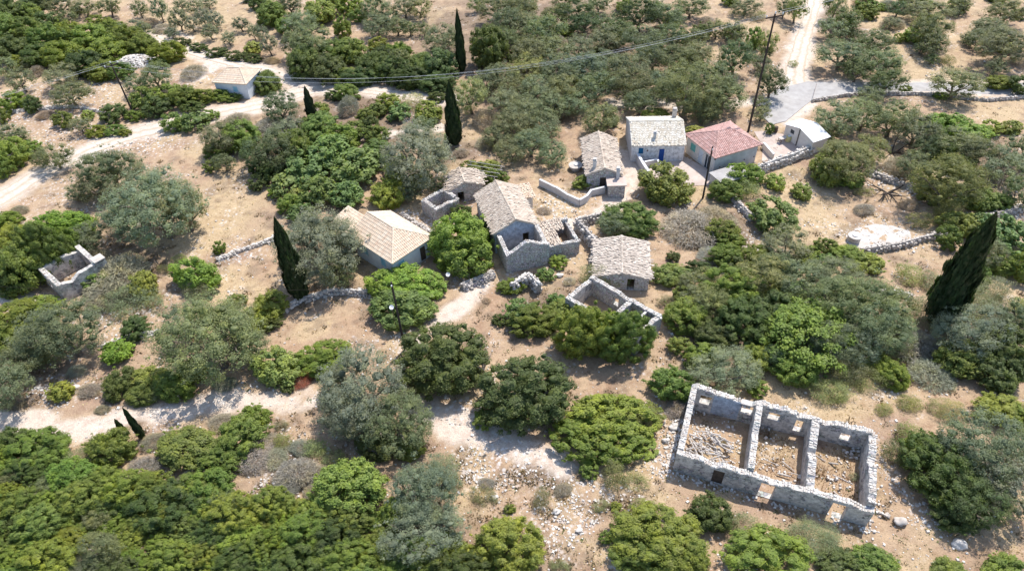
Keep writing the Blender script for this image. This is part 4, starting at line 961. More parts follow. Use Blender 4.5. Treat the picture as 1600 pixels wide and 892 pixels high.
DATA = """
12,22,60,45,k 35,48,60,40,g 75,62,70,45,g 18,78,60,42,k 105,55,60,40,b 142,60,60,42,b 98,88,65,45,b 132,102,60,42,k 168,82,60,45,b 198,60,60,40,g 222,72,48,34,g 175,50,50,32,g 160,112,46,34,b
60,88,50,36,k 190,112,40,28,g 40,22,50,30,g 70,35,40,30,k 262,83,56,36,b 205,48,60,26,ol 92,10,42,28,ol 132,12,34,26,ol 170,12,38,26,ol 104,28,36,20,ol 120,17,20,14,k 155,34,40,14,b 55,5,50,24,k 5,50,50,50,g
248,15,26,34,ol 278,30,28,32,ol 300,38,22,22,ol 318,28,26,26,ol 283,8,26,16,ol 325,5,28,16,ol 335,33,28,26,ol 376,38,30,20,ol 357,60,22,20,ol 328,50,24,22,ol 396,50,18,22,ol 218,15,26,24,ol 305,12,24,22,ol 268,52,22,16,ol 420,70,26,30,ol 408,52,20,20,ol
395,76,26,20,y 285,67,30,14,k 310,75,30,14,k 340,83,34,14,k 370,88,34,14,k 396,92,30,14,k 256,47,34,18,br 230,38,34,18,br 425,96,26,12,br
6,105,36,30,ol 28,100,26,24,b 32,126,34,34,ol 20,160,38,32,b 51,165,24,28,k 45,97,26,18,ol 95,120,44,34,ol 112,148,60,38,ol 100,188,40,26,g 137,181,18,16,y 125,196,36,24,ol 58,114,24,20,gy 20,212,50,34,ol 2,182,22,36,g 70,180,24,14,br
176,178,38,30,k 152,206,36,20,b 180,204,34,18,g 225,156,42,38,g 246,168,42,32,k 264,148,42,32,b 290,152,44,32,g 316,152,40,24,b 342,150,38,20,g 300,168,40,18,k 365,153,28,14,g 210,182,30,18,g
213,131,36,28,ol 244,122,46,40,ol 246,100,30,16,f 302,114,36,24,br 275,192,42,30,g 307,192,36,28,f 195,208,20,12,b
415,130,46,36,g 405,8,34,20,k 425,24,46,38,g 396,-4,40,20,k 448,42,34,28,g 470,38,48,38,ol 500,20,50,40,yg 545,10,40,32,b 586,12,46,36,ol 607,27,40,22,ol 632,12,40,30,ol 655,12,40,30,oy 560,26,30,20,g 452,8,40,28,ol 515,0,40,26,g
535,46,28,38,g 485,68,60,46,ol 522,82,50,40,g 462,66,40,40,ol 475,98,56,52,k 512,108,60,46,k 548,82,56,40,g 590,71,32,22,y 582,104,60,44,k 622,82,45,30,g 616,112,60,42,k 655,104,50,40,g 642,124,60,38,k 690,105,56,50,k 562,122,60,32,k 682,130,60,32,k 540,120,40,26,g 625,97,34,38,ol 600,88,44,30,k
590,42,44,34,ol 620,42,40,26,ol 640,46,30,20,ol 662,45,18,20,ol 690,62,56,44,ol 765,78,56,74,k 775,15,60,36,ol 796,36,60,40,ol 745,8,30,20,ol 790,62,44,36,od 735,150,52,54,oy
438,170,54,46,od 440,214,46,40,op 456,200,40,34,op 500,176,32,30,b 540,146,46,28,g 520,150,28,16,k 545,170,30,38,gy 605,160,36,28,b 622,176,34,30,f 590,172,30,26,g 572,182,30,28,g 580,196,26,30,k 645,160,32,26,wy 670,178,40,36,yg 682,152,30,18,k 662,198,42,30,ol 420,202,46,38,gy 500,202,58,48,g 532,216,60,40,fb 480,196,30,26,g 640,188,30,36,n 560,205,40,30,g
655,245,96,88,op 605,305,56,48,b 520,240,70,56,f 562,262,70,60,f 482,262,60,52,f 502,300,60,44,f 545,305,54,42,f 460,232,50,56,g 430,238,56,56,od 425,268,38,36,k 592,240,50,42,g 348,215,60,46,ol 378,214,54,52,g 400,240,46,46,od 368,195,44,34,gy 455,320,44,30,g 462,306,26,22,y 590,212,40,30,g 540,232,40,40,g 448,288,40,36,f 404,262,30,30,k 340,235,44,30,g
815,15,52,36,ol 850,50,66,48,ol 820,42,50,40,ol 900,22,60,40,od 912,38,50,30,od 955,38,40,32,od 1000,22,70,48,od 965,52,56,40,od 1040,28,60,42,ol 1050,34,32,20,b 975,10,26,20,b 865,28,44,30,ol 862,82,60,48,ol 906,76,50,40,ol 950,62,50,40,ol 1000,66,70,46,ol 1046,62,60,40,ol 1085,62,42,30,ol 826,82,50,46,ol 820,112,50,44,oy 872,112,60,46,ol 910,106,68,44,op 980,110,70,44,ol 1022,90,60,40,ol 1060,96,60,40,ol 1090,85,50,36,ol 838,142,54,42,ol 880,142,60,44,ol 932,136,68,46,ol 986,134,68,48,ol 1075,140,90,64,ol 1112,125,66,56,ol 1132,152,60,46,ol 1150,90,54,54,od 1120,46,36,26,ol 1150,50,34,30,ol 1200,70,30,36,oy 1180,62,26,40,g 850,166,58,48,ol 820,176,56,48,ol 880,166,50,46,gy 800,196,60,48,ol 850,198,50,42,ol 940,186,54,48,oy 900,162,46,38,ol 790,162,50,46,ol 802,142,50,38,ol 1000,162,56,36,ol 782,122,50,40,ol 1022,180,46,14,y 1085,206,36,12,y 945,100,50,40,ol 880,4,40,20,ol 935,8,40,24,ol 1080,12,50,30,ol 1165,12,50,24,ol 1190,100,30,26,ol 760,128,36,34,ol 830,225,60,40,ol 862,240,44,40,ol 800,235,50,40,ol 1035,130,50,40,ol 1095,170,60,34,ol 760,190,40,40,gy 775,215,44,34,ol
1245,15,32,36,oy 1305,10,36,40,ol 1326,32,40,34,od 1300,46,42,32,ol 1315,86,80,44,ol 1365,72,66,44,ol 1376,100,70,44,ol 1386,128,58,38,od 1340,110,40,36,od 1360,150,36,28,ol 1450,18,72,30,ol 1455,46,50,46,ol 1460,70,40,34,ol 1300,205,40,26,ol 1500,8,40,24,ol 1572,20,64,38,ol 1545,46,56,30,ol 1572,72,86,46,ol 1530,62,40,28,ol 1495,132,80,46,ol 1560,130,46,22,b 1592,134,34,30,k 1206,130,44,44,od 1226,14,24,26,ol 1306,188,64,48,ol 1350,182,60,50,ol 1396,186,76,54,ol 1432,204,64,48,ol 1476,196,66,36,fb 1520,212,66,38,fb 1480,95,18,16,wy 1190,178,30,22,ol 1420,-2,50,26,ol 1350,8,30,26,br 1395,40,40,20,br 1405,60,16,14,b 1495,225,70,40,ol 1288,214,24,24,ol 1203,202,14,22,g 1415,140,20,12,g 1240,100,12,10,wy
20,240,46,48,b 46,232,30,24,g 85,246,58,36,ol 62,250,30,20,ol 5,262,30,40,g 168,266,90,60,ol 150,292,56,44,ol 246,326,124,100,op 212,296,70,60,ol 285,325,64,74,ol 195,345,76,54,op 20,370,50,40,b 95,362,100,62,fb 66,392,90,66,g,1.1 35,418,80,80,g,1.0 100,385,60,40,g,1.1 84,408,56,44,g,.8 72,398,60,50,fb,.9 62,412,40,40,g,1.3 15,435,44,50,k 135,372,56,44,ol 186,435,90,70,gy 205,470,76,40,w 172,462,70,44,gy 343,388,18,22,b 305,432,74,50,fb 308,452,50,30,w 145,402,50,24,gy 225,446,40,44,yg 8,345,50,26,b
503,385,118,104,op 528,424,50,50,ol 535,365,50,50,ol 478,372,60,60,op 718,372,92,78,fb,.9 732,402,80,70,fb,.9 705,395,60,60,fb 745,365,50,50,f 640,445,100,56,fb 630,482,100,60,f 672,446,50,34,y 600,448,56,44,fb 720,332,36,26,k 755,266,46,28,y 774,278,40,26,yg 735,262,30,20,yg
800,448,46,26,b 853,430,30,20,f 872,410,28,24,b 832,500,84,52,g 880,488,44,40,g 910,522,92,84,b,1.05 978,530,94,80,g,1.05 940,518,60,60,fb,1.2 815,490,50,44,f
1040,290,76,62,yg 985,346,92,56,g 960,352,50,36,ol 1080,358,92,62,gy 1118,345,60,50,gy 1165,276,54,38,fb 1135,300,54,36,g 1170,296,40,30,wy 1150,270,40,26,fb 915,285,42,24,yg 950,430,66,38,wy 935,432,56,36,w 965,434,40,28,wy 1052,401,22,18,k 1048,430,60,30,yg 1085,442,50,34,ol 1132,400,56,36,g 1128,362,50,36,yg 1145,380,40,30,g 1020,425,20,26,wy
1320,250,84,70,oy 1296,264,50,52,yg 1360,234,50,38,oy 1212,285,28,28,y 1253,300,28,28,y 1210,340,60,54,f 1228,385,66,56,ol 1485,286,100,70,oy 1460,300,50,46,yg 1392,290,70,40,nk 1400,225,40,40,nk 1500,350,60,36,yg 1350,328,34,18,gy 1570,262,60,50,ol 1592,300,40,46,ol 1540,398,60,44,ol 1565,365,60,54,f 1566,416,48,34,yg 1482,372,34,40,g 1455,440,34,32,w 1530,240,60,40,ol 1405,262,44,30,gy 1590,235,40,40,ol 1525,310,50,40,yg 1560,318,50,30,g
1070,494,72,56,b 1140,450,90,64,g 1190,432,80,56,oy 1160,500,90,76,m 1105,520,50,50,k 1262,525,130,120,fb 1212,490,80,76,m 1330,470,126,84,ol 1372,512,96,74,ol 1300,430,90,44,ol 1250,438,80,52,ol 1182,402,56,38,g 1322,398,56,30,b 1352,412,60,30,yg 1342,542,76,56,op 1392,584,48,50,b 1430,540,76,52,gy 1455,585,70,50,gy 1520,520,110,70,op 1500,560,80,60,g 1570,545,76,80,k 1560,580,70,70,k 1132,580,110,62,op 1050,602,76,54,g 1182,606,32,30,b 1230,460,60,44,f 1290,385,40,26,g 1110,470,60,50,oy 1320,580,60,40,w 1240,580,70,50,g 1470,490,60,60,w 1530,485,60,60,w
1510,515,70,50,n 1480,540,60,50,n 1575,548,60,50,n 1450,570,60,50,n 1595,490,40,46,wy 1560,640,80,46,b 1592,652,40,40,b 1475,740,106,112,k 1452,712,70,70,g 1540,702,116,100,op 1576,760,80,90,op 1530,780,90,70,od 1395,705,28,56,w 1420,680,40,36,wy 1590,700,50,60,op 1500,800,90,50,k
1200,868,126,56,b 1365,878,80,44,g 1570,890,70,30,b 1480,894,60,28,g 1272,842,90,56,w 1110,802,68,58,m 1030,842,150,100,b 1000,870,90,60,g 1075,870,70,50,b 1160,822,50,36,w 795,850,110,84,b 845,778,26,44,w 756,775,40,26,w 963,790,18,14,b 950,838,28,20,g 1150,860,30,30,w 796,795,20,14,yg 1310,880,70,40,k 875,885,30,20,wy
545,760,110,84,yg 560,745,60,46,fb 660,765,96,96,op 662,830,126,80,op 690,735,50,50,w 620,800,60,50,g 495,770,40,40,gy 465,740,70,40,gy 430,715,40,34,gy 440,690,30,24,wy
290,700,100,54,yg 380,682,76,64,g 345,720,80,50,g 400,650,50,34,fb 172,700,80,56,g 60,702,100,52,g 20,690,60,44,k 128,720,50,40,w 225,735,60,40,gy 400,715,60,50,gy 255,790,110,70,k 330,760,70,60,g 355,790,50,40,w 100,742,36,30,gy
30,500,110,54,b 60,486,70,36,fb 10,530,60,50,b 100,520,116,88,ol 60,535,70,60,ol 30,565,80,50,ol 12,605,60,70,ol 183,550,46,38,fb 212,514,44,38,k 330,530,144,118,ol 290,505,70,60,ol 360,500,70,56,ol 390,540,60,50,ol 395,500,50,46,b 425,478,50,50,b 95,612,40,30,yg 185,600,48,50,k 235,590,60,36,y 272,602,76,46,g 225,615,60,34,g 300,580,50,40,g 430,575,72,56,y 505,562,92,46,b 470,590,38,34,r 450,602,24,24,k 240,618,40,20,w
560,615,120,120,op 618,660,104,92,ol 545,655,90,70,op 590,692,80,52,k 530,600,60,50,op 640,700,50,44,g 690,565,140,112,m 820,618,148,112,m 756,655,34,36,g 752,560,44,56,n 950,660,130,76,lo 915,688,110,60,lo 985,648,90,56,lo 965,692,100,60,lo 900,672,70,44,lo 930,640,70,40,lo 1120,530,60,44,m 1180,560,60,44,g 1060,540,36,28,g 1090,470,50,40,ol 1150,415,40,30,k 1210,455,60,44,yg 1290,465,60,44,ol 1250,480,60,44,m 1400,510,50,40,ol 1360,560,50,40,g 958,742,34,50,wy 920,735,30,28,g 1000,655,40,30,w 1010,700,40,36,lo 440,665,20,16,w 700,755,40,30,w 1060,640,40,30,gy
120,340,26,20,k 330,180,30,14,g 700,215,14,16,y 1470,150,24,12,b 1130,690,12,10,w 1335,745,14,12,w
1100,560,60,44,g 1210,420,60,44,ol 1170,450,60,50,m 1225,560,60,40,od 1300,540,90,60,ol 1400,480,60,50,ol 1290,500,70,50,g 1420,430,40,34,wy 1400,545,60,40,w 1350,590,60,30,wy 1550,455,60,40,w 1480,455,30,30,g 1520,430,50,40,g 1600,420,40,50,g 1590,500,50,60,ol
1560,500,70,50,gy 1250,590,50,26,wy 1300,612,60,20,wy 1420,630,40,20,wy 1480,640,50,24,wy 1380,640,30,16,wy 1110,400,40,30,gy 1090,420,40,26,k 1040,470,24,16,w 1110,440,56,40,wy 1070,460,40,30,g
1330,280,40,30,yg 1430,260,50,40,ol 1450,230,50,34,od 1545,275,40,30,gy 1500,260,46,34,k 1530,350,46,34,f 1480,330,44,30,wy 1440,345,36,24,wy 1420,320,30,18,br 1550,200,30,24,b 1580,200,40,20,yg 1470,235,50,34,g
985,400,20,14,wy 890,440,20,14,br 760,470,14,10,br 870,350,20,12,br 700,300,26,20,k 690,290,40,30,ol 640,300,40,30,ol 650,280,50,36,g 680,240,34,30,ol 625,265,50,44,g 760,225,34,24,gy 720,240,24,16,br
350,255,40,26,ol 330,260,26,20,g 405,285,30,26,k 470,335,40,28,f 430,300,24,20,b 120,300,34,26,ol 30,330,30,16,br 130,310,20,12,br
20,455,40,24,g 150,440,40,30,g 240,470,24,20,wy 280,405,20,14,wy 255,420,20,12,w 420,505,44,24,k 370,470,30,22,g 60,560,40,30,wy 140,610,40,20,br 120,580,30,20,gy 160,640,24,14,br 20,630,40,18,br 350,600,40,20,gy
990,750,40,24,wy 940,790,24,16,wy 1000,790,30,20,wy 760,755,26,18,gy 880,765,30,18,gy
470,700,40,24,gy 450,760,40,30,gy 500,740,36,30,gy 490,700,40,26,wy 520,715,40,20,wy 420,690,40,24,gy 350,660,50,20,gy 240,690,40,26,gy 300,745,40,26,gy 190,760,50,30,gy 80,690,30,16,gy
850,330,24,14,br 830,345,26,12,wy 990,320,30,14,br 1000,430,22,16,wy 870,470,30,20,f 780,500,24,20,k 1350,300,26,14,wy 1260,400,40,30,yg 1290,410,30,24,f
"""
LM = [("the red-roofed house", 1135, 230), ("the blue-door house", 1025, 215), ("the white shed", 1255, 205), ("the two-chimney house", 935, 245), ("the hip-roofed pale blue house", 615, 370),
      ("the central stone house", 790, 350), ("the broken-roofed barn", 730, 275), ("the slab-roofed barn", 970, 400), ("the triangular roofless ruin", 955, 480), ("the long three-room ruin", 1220, 705),
      ("the left-hand grey ruin", 100, 425), ("the small peach-roofed house", 370, 120), ("the leaning foreground cypress", 450, 410), ("the thick leaning cypress", 1500, 425), ("the upper slim cypress", 720, 70), ("the lower slim cypress", 707, 180),
      ("the threshing floor", 1385, 368), ("the concrete yard", 1260, 150), ("the road junction", 450, 140), ("the central utility pole", 622, 500), ("the tall utility pole", 1185, 110), ("the far left utility pole", 195, 140), ("the pole by the courtyard", 1104, 270),
      ("the village road's far end", 1270, 20), ("the two tiny cypresses", 205, 660), ("the stony clearing", 880, 800), ("the curved terrace wall", 480, 470), ("the far dirt road's near bend", 60, 275), ("the small stone fragment", 822, 450),
      ("the pale worn track", 330, 628), ("the bottom rocky bend", 740, 680), ("the boulders by the ruin", 1400, 820), ("the pale olive orchard", 330, 40), ("the long dry-stone wall", 1420, 150), ("the stone heap", 212, 100)]
LABELS = []
def rel(px, py, lx, ly):
    dx, dy = px - lx, (py - ly) * 1.25
    d = math.hypot(dx, dy)
    if abs(dx) > 2.2 * abs(dy): r = "right of" if dx > 0 else "left of"
    elif abs(dy) > 2.2 * abs(dx): r = "below" if dy > 0 else "above"
    else: r = ("below" if dy > 0 else "above") + (" and right of" if dx > 0 else " and left of")
    return d, r
def reg(o, words, px, py, size):
    d, name, r = min((rel(px, py, lx, ly)[0], nm, rel(px, py, lx, ly)[1]) for nm, lx, ly in LM)
    LABELS.append((o, words, r, name, d, size))
vrng = random.Random(21)
BARK_OBJ = []
def plant(px, py, w, h, kd, label=None, vr=None, fine=False):
    if kd in ('ol', 'od', 'op', 'oy') and not label: w *= 1.1 if w > 84 else 1.0; h *= 1.1 if w > 84 else 1.0
    form, style, name, cat, words, col = KD[kd]; 
    g = P(px, py); s = pxm(g); R = w / 2 * s; hh = h / 2 * s
    for _ in range(2):
        zc = R * (vr * .8 if vr else .75 if form == 'tree' else .4); g = P(px, py, zc); s = pxm(g + Vector((0, 0, zc))); R = w / 2 * s; hh = h / 2 * s
    phi = math.atan2(CAM_H, math.hypot(g.x, g.y)); sp, cp = math.sin(phi), math.cos(phi)
    V = R * (vr if vr else .68 if form == 'tree' else .22 if style == 'low' else .45 if form in ('dry', 'dead') else .66)
    q = hh * hh - (V * cp) ** 2; Ry = math.sqrt(q) / sp if q > 0 else 0
    if vr: Ry = max(min(Ry, 1.1 * R), .6 * R)
    elif Ry < .72 * R: Ry = .72 * R; q2 = hh * hh - (Ry * sp) ** 2; V = max(.42 * R, math.sqrt(q2) / cp if q2 > 0 else 0)
    if Ry > 1.25 * R: Ry = 1.25 * R; V = min(1.3 * R, math.sqrt(max(hh * hh - (Ry * sp) ** 2, 0)) / cp + .01)
    V = max(V, .3 * R)
    zc = V * (CZ if form == 'tree' else .72 if vr else .68 if form in ('bush',) else .35 if form == 'dry' else .9)
    g = P(px, py, zc); base = g.copy(); rz = vrng.choice((0, math.pi)) + vrng.uniform(-.4, .4)
    size = 'L' if w > 80 or fine else 'M' if w > 42 else 'S'; var = vrng.randrange(3 if size != 'S' else 2)
    jit = lambda c: tuple(max(0, x * k) for x, k in zip(c, [vrng.uniform(.84, 1.2)] * 3))
    if form == 'tree':
        o = empty(name, base, rz); k_ = 1.08; o.scale = (R * k_, Ry * k_, V * k_)
        t = link('trunk', trunk_mesh(vrng.randrange(4)), o); c = link('crown', crown_mesh(style, size, var), o); c.location = (0, 0, CZ)
        cc = jit(col); cc = (cc[0] * vrng.uniform(.9, 1.1), cc[1], cc[2] * vrng.uniform(.88, 1.12)); c.color = (*cc, 1)
    elif form == 'dead':
        o = link(name, dead_mesh(vrng.randrange(4), 5, .55, 1.5) if kd == 'n' else dead_black(vrng.randrange(2))); o.location = base + Vector((0, 0, V * 1.1)); o.scale = (R * 1.05, R * 1.05, V * 1.35); o.rotation_euler = (0, 0, vrng.uniform(0, 6))
    else:
        me = dry_mesh(vrng.randrange(3)) if form == 'dry' else crown_mesh(style, size, var)
        o = link(name, me); o.location = base + Vector((0, 0, zc)); o.scale = (R * 1.1, Ry * 1.1, V * 1.1); o.rotation_euler = (0, 0, rz)
        cc = jit(col); o.color = (cc[0] * vrng.uniform(.88, 1.12), cc[1], cc[2] * vrng.uniform(.85, 1.15), 1)
    o['category'] = cat; o['group'] = {'olive_tree': 'olive trees and loose-crowned trees', 'evergreen_shrub': 'evergreen shrubs', 'carob_tree': 'round carob trees', 'fig_tree': 'fig trees', 'broadleaf_tree': 'broad-leaved trees', 'leafy_shrub': 'leafy shrubs', 'wispy_shrub': 'wispy shrubs', 'creeping_shrub': 'creeping shrubs', 'dry_shrub': 'dry shrubs', 'dead_tree': 'dead trees'}[name]
    if label: o['label'] = label
    else: reg(o, words, px, py, w * pxm(g))
    return o
def dead_black(v):
    k = ('dk', v)
    if k not in PROTO:
        m = dead_mesh(v + 10, 4, .3, 1.5).copy(); m.materials.clear(); m.materials.append(M['pole']); PROTO[k] = m
    return PROTO[k]
for tok in DATA.split():
    a = tok.split(',')
    if a[4] == 'ol' and 235 < float(a[0]) < 435 and float(a[1]) < 75: a[4] = 'op'
    plant(float(a[0]), float(a[1]), float(a[2]), float(a[3]), a[4], None, float(a[5]) if len(a) > 5 else None)

# low scrub and young olives filling the far grove
fr = random.Random(31)
for _ in range(95):
    x_, y_ = (fr.uniform(770, 1200), fr.uniform(-10, 190)) if fr.random() < .62 else (fr.uniform(1290, 1610), fr.uniform(-10, 110))
    if 960 < x_ < 1090 and y_ > 165 or abs(x_ - 1262) < 34: continue
    w_ = fr.uniform(16, 34); plant(x_, y_, w_, w_ * .75, fr.choice(['ol', 'ol', 'g', 'g', 'k', 'w', 'od', 'yg', 'gy']))

# evergreen thicket along the bottom left: shrub by shrub
def in_poly(x, y, pl):
    c = False
    for (a, b), (d, e) in zip(pl, pl[1:] + pl[:1]):
        if (b > y) != (e > y) and x < (d - a) * (y - b) / (e - b) + a: c = not c
    return c
TH_POLY = [(-60, 705), (60, 720), (120, 745), (200, 750), (300, 760), (360, 780), (430, 775), (500, 800), (590, 800), (640, 860), (720, 855), (760, 880), (790, 960), (-60, 960)]
tr = random.Random(77); got = []
for _ in range(4000):
    px, py = tr.uniform(-60, 790), tr.uniform(705, 960)
    if not in_poly(px, py, TH_POLY): continue
    w = tr.uniform(44, 96) * (.82 + (py - 700) / 900)
    if any(math.hypot(px - a, (py - b) * 1.15) < (w + c) * .245 for a, b, c in got): continue
    got.append((px, py, w)); kd = tr.choices(['g', 'b', 'k', 'fb', 'ol', 'w'], [6, 4.5, 1.4, 1.6, .6, .4])[0]
    col = 'g'
    o = plant(px, py, w, w * tr.uniform(.58, .74), kd, fine=True, vr=None, label={'g': 'mid green', 'b': 'bright green', 'k': 'dark green', 'fb': 'fresh green leafy', 'ol': 'grey-green olive', 'w': 'pale wispy'}[kd] + ' shrub inside the dense thicket filling the bottom left corner')
    o['group'] = 'shrubs of the dense thicket'; o.name = 'thicket_shrub'; o['category'] = 'shrub'
# cypresses
def cypress(bx, by, tx, ty, w, label, color=(.034, .060, .026), dx=0):
    p = P(bx, by); h = 1.0
    best = min((abs(J(p + Vector((0, 0, z / 20)))[1] - ty), z / 20) for z in range(20, 400)); h = best[1]
    R = w / 2 * pxm(p + Vector((0, 0, h * .4))); o = empty('cypress_tree', p, 0, label=label, category='tree', group='cypress trees')
    me = cypress_mesh(len(label) % 3); c = link('crown', me, o); c.scale = (R, R, h - h * .02); c.location = (0, 0, h * .02); c.color = (*color, 1)
    mb = MB(); mb.tube([(0, 0, -.3), (0, 0, h * .12)], [R * .22, R * .18], 7); mb.build('trunk', 'bark', o)
cypress(722, 112, 718, 18, 14, 'slim dark cypress standing highest in the picture behind the roadside thicket')
cypress(711, 225, 703, 130, 23, 'slim dark cypress just left of the yellowish tree with leaning trunk')
cypress(471, 466, 430, 345, 31, 'dark leaning cypress at the left edge of the big silvery olive')
cypress(1462, 502, 1548, 340, 50, 'thick dark leaning cypress, widest of all, below the threshing floor')
cypress(224, 684, 198, 638, 11, 'right one of two tiny cypresses standing beside the pale worn track')
cypress(197, 680, 183, 655, 10, 'left one of two tiny cypresses standing beside the pale worn track', (.05, .08, .035))
cypress(490, 190, 487, 137, 15, 'small ragged dark cypress just below the road junction', (.045, .06, .035))

# label every plant so that it can be told from its neighbours
from collections import defaultdict
grp = defaultdict(list)
for rec in LABELS: grp[(rec[1], rec[2], rec[3])].append(rec)
ORD = ['nearest', 'second nearest', 'third nearest', 'fourth nearest', 'fifth nearest', 'sixth nearest', 'seventh nearest', 'eighth nearest', 'ninth nearest', 'tenth nearest', 'eleventh nearest', 'twelfth nearest', 'thirteenth nearest', 'fourteenth nearest', 'fifteenth nearest'] + [w_ + ' nearest' for w_ in 'sixteenth seventeenth eighteenth nineteenth twentieth twenty-first twenty-second twenty-third twenty-fourth twenty-fifth twenty-sixth twenty-seventh twenty-eighth twenty-ninth thirtieth'.split()]
for k, v in grp.items():
    v.sort(key=lambda r: r[4]); szs = [r[5] for r in v]
    for i, r in enumerate(v):
        sz = 'large ' if r[5] > 8.5 else 'small ' if r[5] < 2.6 else ''
        r[0]['label'] = f"{sz}{r[1]} {r[2]} {r[3]}" + (f", {ORD[i]}" if len(v) > 1 and i < len(ORD) else f", {i + 1}th nearest" if len(v) > 1 else '')

# ------------------------------------------------------------------ poles and wires
def upole(bx, by, h, label, arm=None, r=.16, rz=0.0, mat='pole'):
    p = P(bx, by); o = empty('utility_pole', p, rz, label=label, category='pole'); mb = MB(); mb.tube([(0, 0, -.5), (0, 0, h)], [r, r * .65], 8); mb.build('pole_shaft', mat, o); tips = []
    if arm:
        ab = MB(); ab.box(-arm, arm, -.07, .07, h - .45, h - .3); a = ab.build('cross_arm', mat, o)
        bb = MB(); bb.tube([(-arm * .6, .02, h - .4), (0, .08, h - 1.1)], [.025, .025], 5); bb.tube([(arm * .6, .02, h - .4), (0, .08, h - 1.1)], [.025, .025], 5); bb.build('brace', 'iron', o)
        for x in (-arm * .92, 0, arm * .92):
            ib = MB(); z0 = h - .3 if x else h; ib.lathe([(0.03, 0), (.03, .1), (.09, .12), (.06, .18), (.09, .2), (.05, .3), (.0, .32)], 8, (x, 0, z0)); ib.build('insulator', 'porcelain', o)
            tips.append(p + Matrix.Rotation(rz, 3, 'Z') @ Vector((x, 0, z0 + .28)))
    else:
        ib = MB(); ib.lathe([(0.03, -.4), (.07, -.38), (.07, -.25), (.0, -.22)], 8, (.0, -.16, h)); ib.build('insulator', 'porcelain', o); tips = [p + Vector((0, -.16, h - .25))]
    return p, tips
def hof(bx, by, ty):
    p = P(bx, by); return min((abs(J(p + Vector((0, 0, z / 20)))[1] - ty), z / 20) for z in range(20, 460))[1]
p1, t1 = upole(210, 181, hof(210, 181, 99), 'dark utility pole with cross arm beside the far left dirt road', 1.1, rz=.9)
p3, t3 = upole(1169, 206, hof(1169, 206, 22), 'very tall dark utility pole with cross arm above the red-roofed house', 1.3, .17, .3)
p2, t2 = upole(633, 546, hof(633, 546, 441), 'thin dark utility pole rising through the fig in the centre', None, .14)
p4, t4 = upole(1098, 310, hof(1098, 310, 229), 'thin dark utility pole by the courtyard of the blue-door house', None, .14)
def wire(a, b, sag, label, group=None, r=.022, mat='wire'):
    a, b = Vector(a), Vector(b); pts = []
    for i in range(33):
        f = i / 32; q = a.lerp(b, f); q.z -= 4 * sag * f * (1 - f); pts.append(q - a)
    mb = MB(); mb.tube(pts, [r * .55] * 33, 4); o = mb.build('power_line', mat, label=label, category='wire'); o.location = a
    if group: o['group'] = group
    return o
for i, (x, y) in enumerate(zip(t1, t3)): wire(x, y, 5.5, ('front', 'middle', 'rear')[i] + ' pale wire strung from the far left pole to the very tall pole', 'wires across the valley')
off = P(-420, 330)
for i, x in enumerate(t1): wire(x, Vector((off.x + i * .9, off.y - i * .7, off.z + 8)), 1.2, ('upper', 'middle', 'lower')[i] + ' pale wire leaving the far left pole towards the left edge', 'wires leaving the far left pole')
offr = P(1750, -60)
for i, x in enumerate(t3): wire(x, Vector((offr.x, offr.y + i * 1.2, 14)), 2.2, ('front', 'middle', 'rear')[i] + ' pale wire leaving the very tall pole towards the right edge', 'wires leaving the tall pole')
gtop = Bm = Vector((-0.5, 66, 4.6))
wire(t4[0], Vector((4.0, 61.0, 3.1)), .5, 'thin dark wire from the courtyard pole to the central stone house', mat='pole', r=.015)
wire(t2[0], Vector((-60, 52, 8.0)), 1.2, 'thin dark wire leaving the central pole to the left across the dry slope', mat='pole', r=.015)
wire(t2[0], Vector((3.5, 58.7, 3.2)), .4, 'thin wire from the central pole to the central stone house', mat='pole', r=.015)
wire(t4[0], t3[0], .8, 'thin dark wire between the courtyard pole and the very tall pole', mat='pole', r=.015)

# ------------------------------------------------------------------ small things
def lathe_thing(name, px, py, prof, mat, label, cat, extra=None, n=24):
    p = P(px, py); root = empty(name, p, 0, label=label, category=cat); mb = MB(); mb.lathe(prof, n); mb.build('body' if name != 'round_well' else 'well_ring', mat, root, smooth=False); return root
wl = lathe_thing('round_well', 1333, 376, [(.0, -.3), (.72, -.3), (.72, .62), (.78, .66), (.78, .78), (.0, .8)], 'whitec', 'round concrete well head with white lid on the threshing floor', 'well')
mb = MB(); mb.lathe([(.0, .801), (.32, .801), (.32, .88), (0, .9)], 16); mb.build('lid', 'grey', wl)
w2 = lathe_thing('round_well', 899, 264, [(.0, -.3), (.7, -.3), (.7, .5), (.95, .52), (.95, .66), (.0, .68)], 'whitec', 'round white-topped cistern beside the two-chimney house', 'well')
mb = MB(); mb.lathe([(.0, .681), (.38, .681), (.38, .8), (0, .82)], 16, (.15, 0, 0)); mb.build('lid', 'grey', w2)
# stone heap near the far left pole
p = P(210, 100); mb = MB(); rng = random.Random(12)
for i in range(700):
    a, q = rng.uniform(0, 6.28), rng.random() ** .5; x, y = q * 4.2 * math.cos(a), q * 3.2 * math.sin(a); s = rng.uniform(.2, .5); mb.stone((x, y, (1 - q * q) * 1.1 + .05), s * 1.2, s, s * .7, rng)
o = mb.build('stone_heap', 'stone_w', label='heap of pale cleared stones beside the green thicket', category='stone heap', kind='stuff'); o.location = p
p = P(300, 140); 
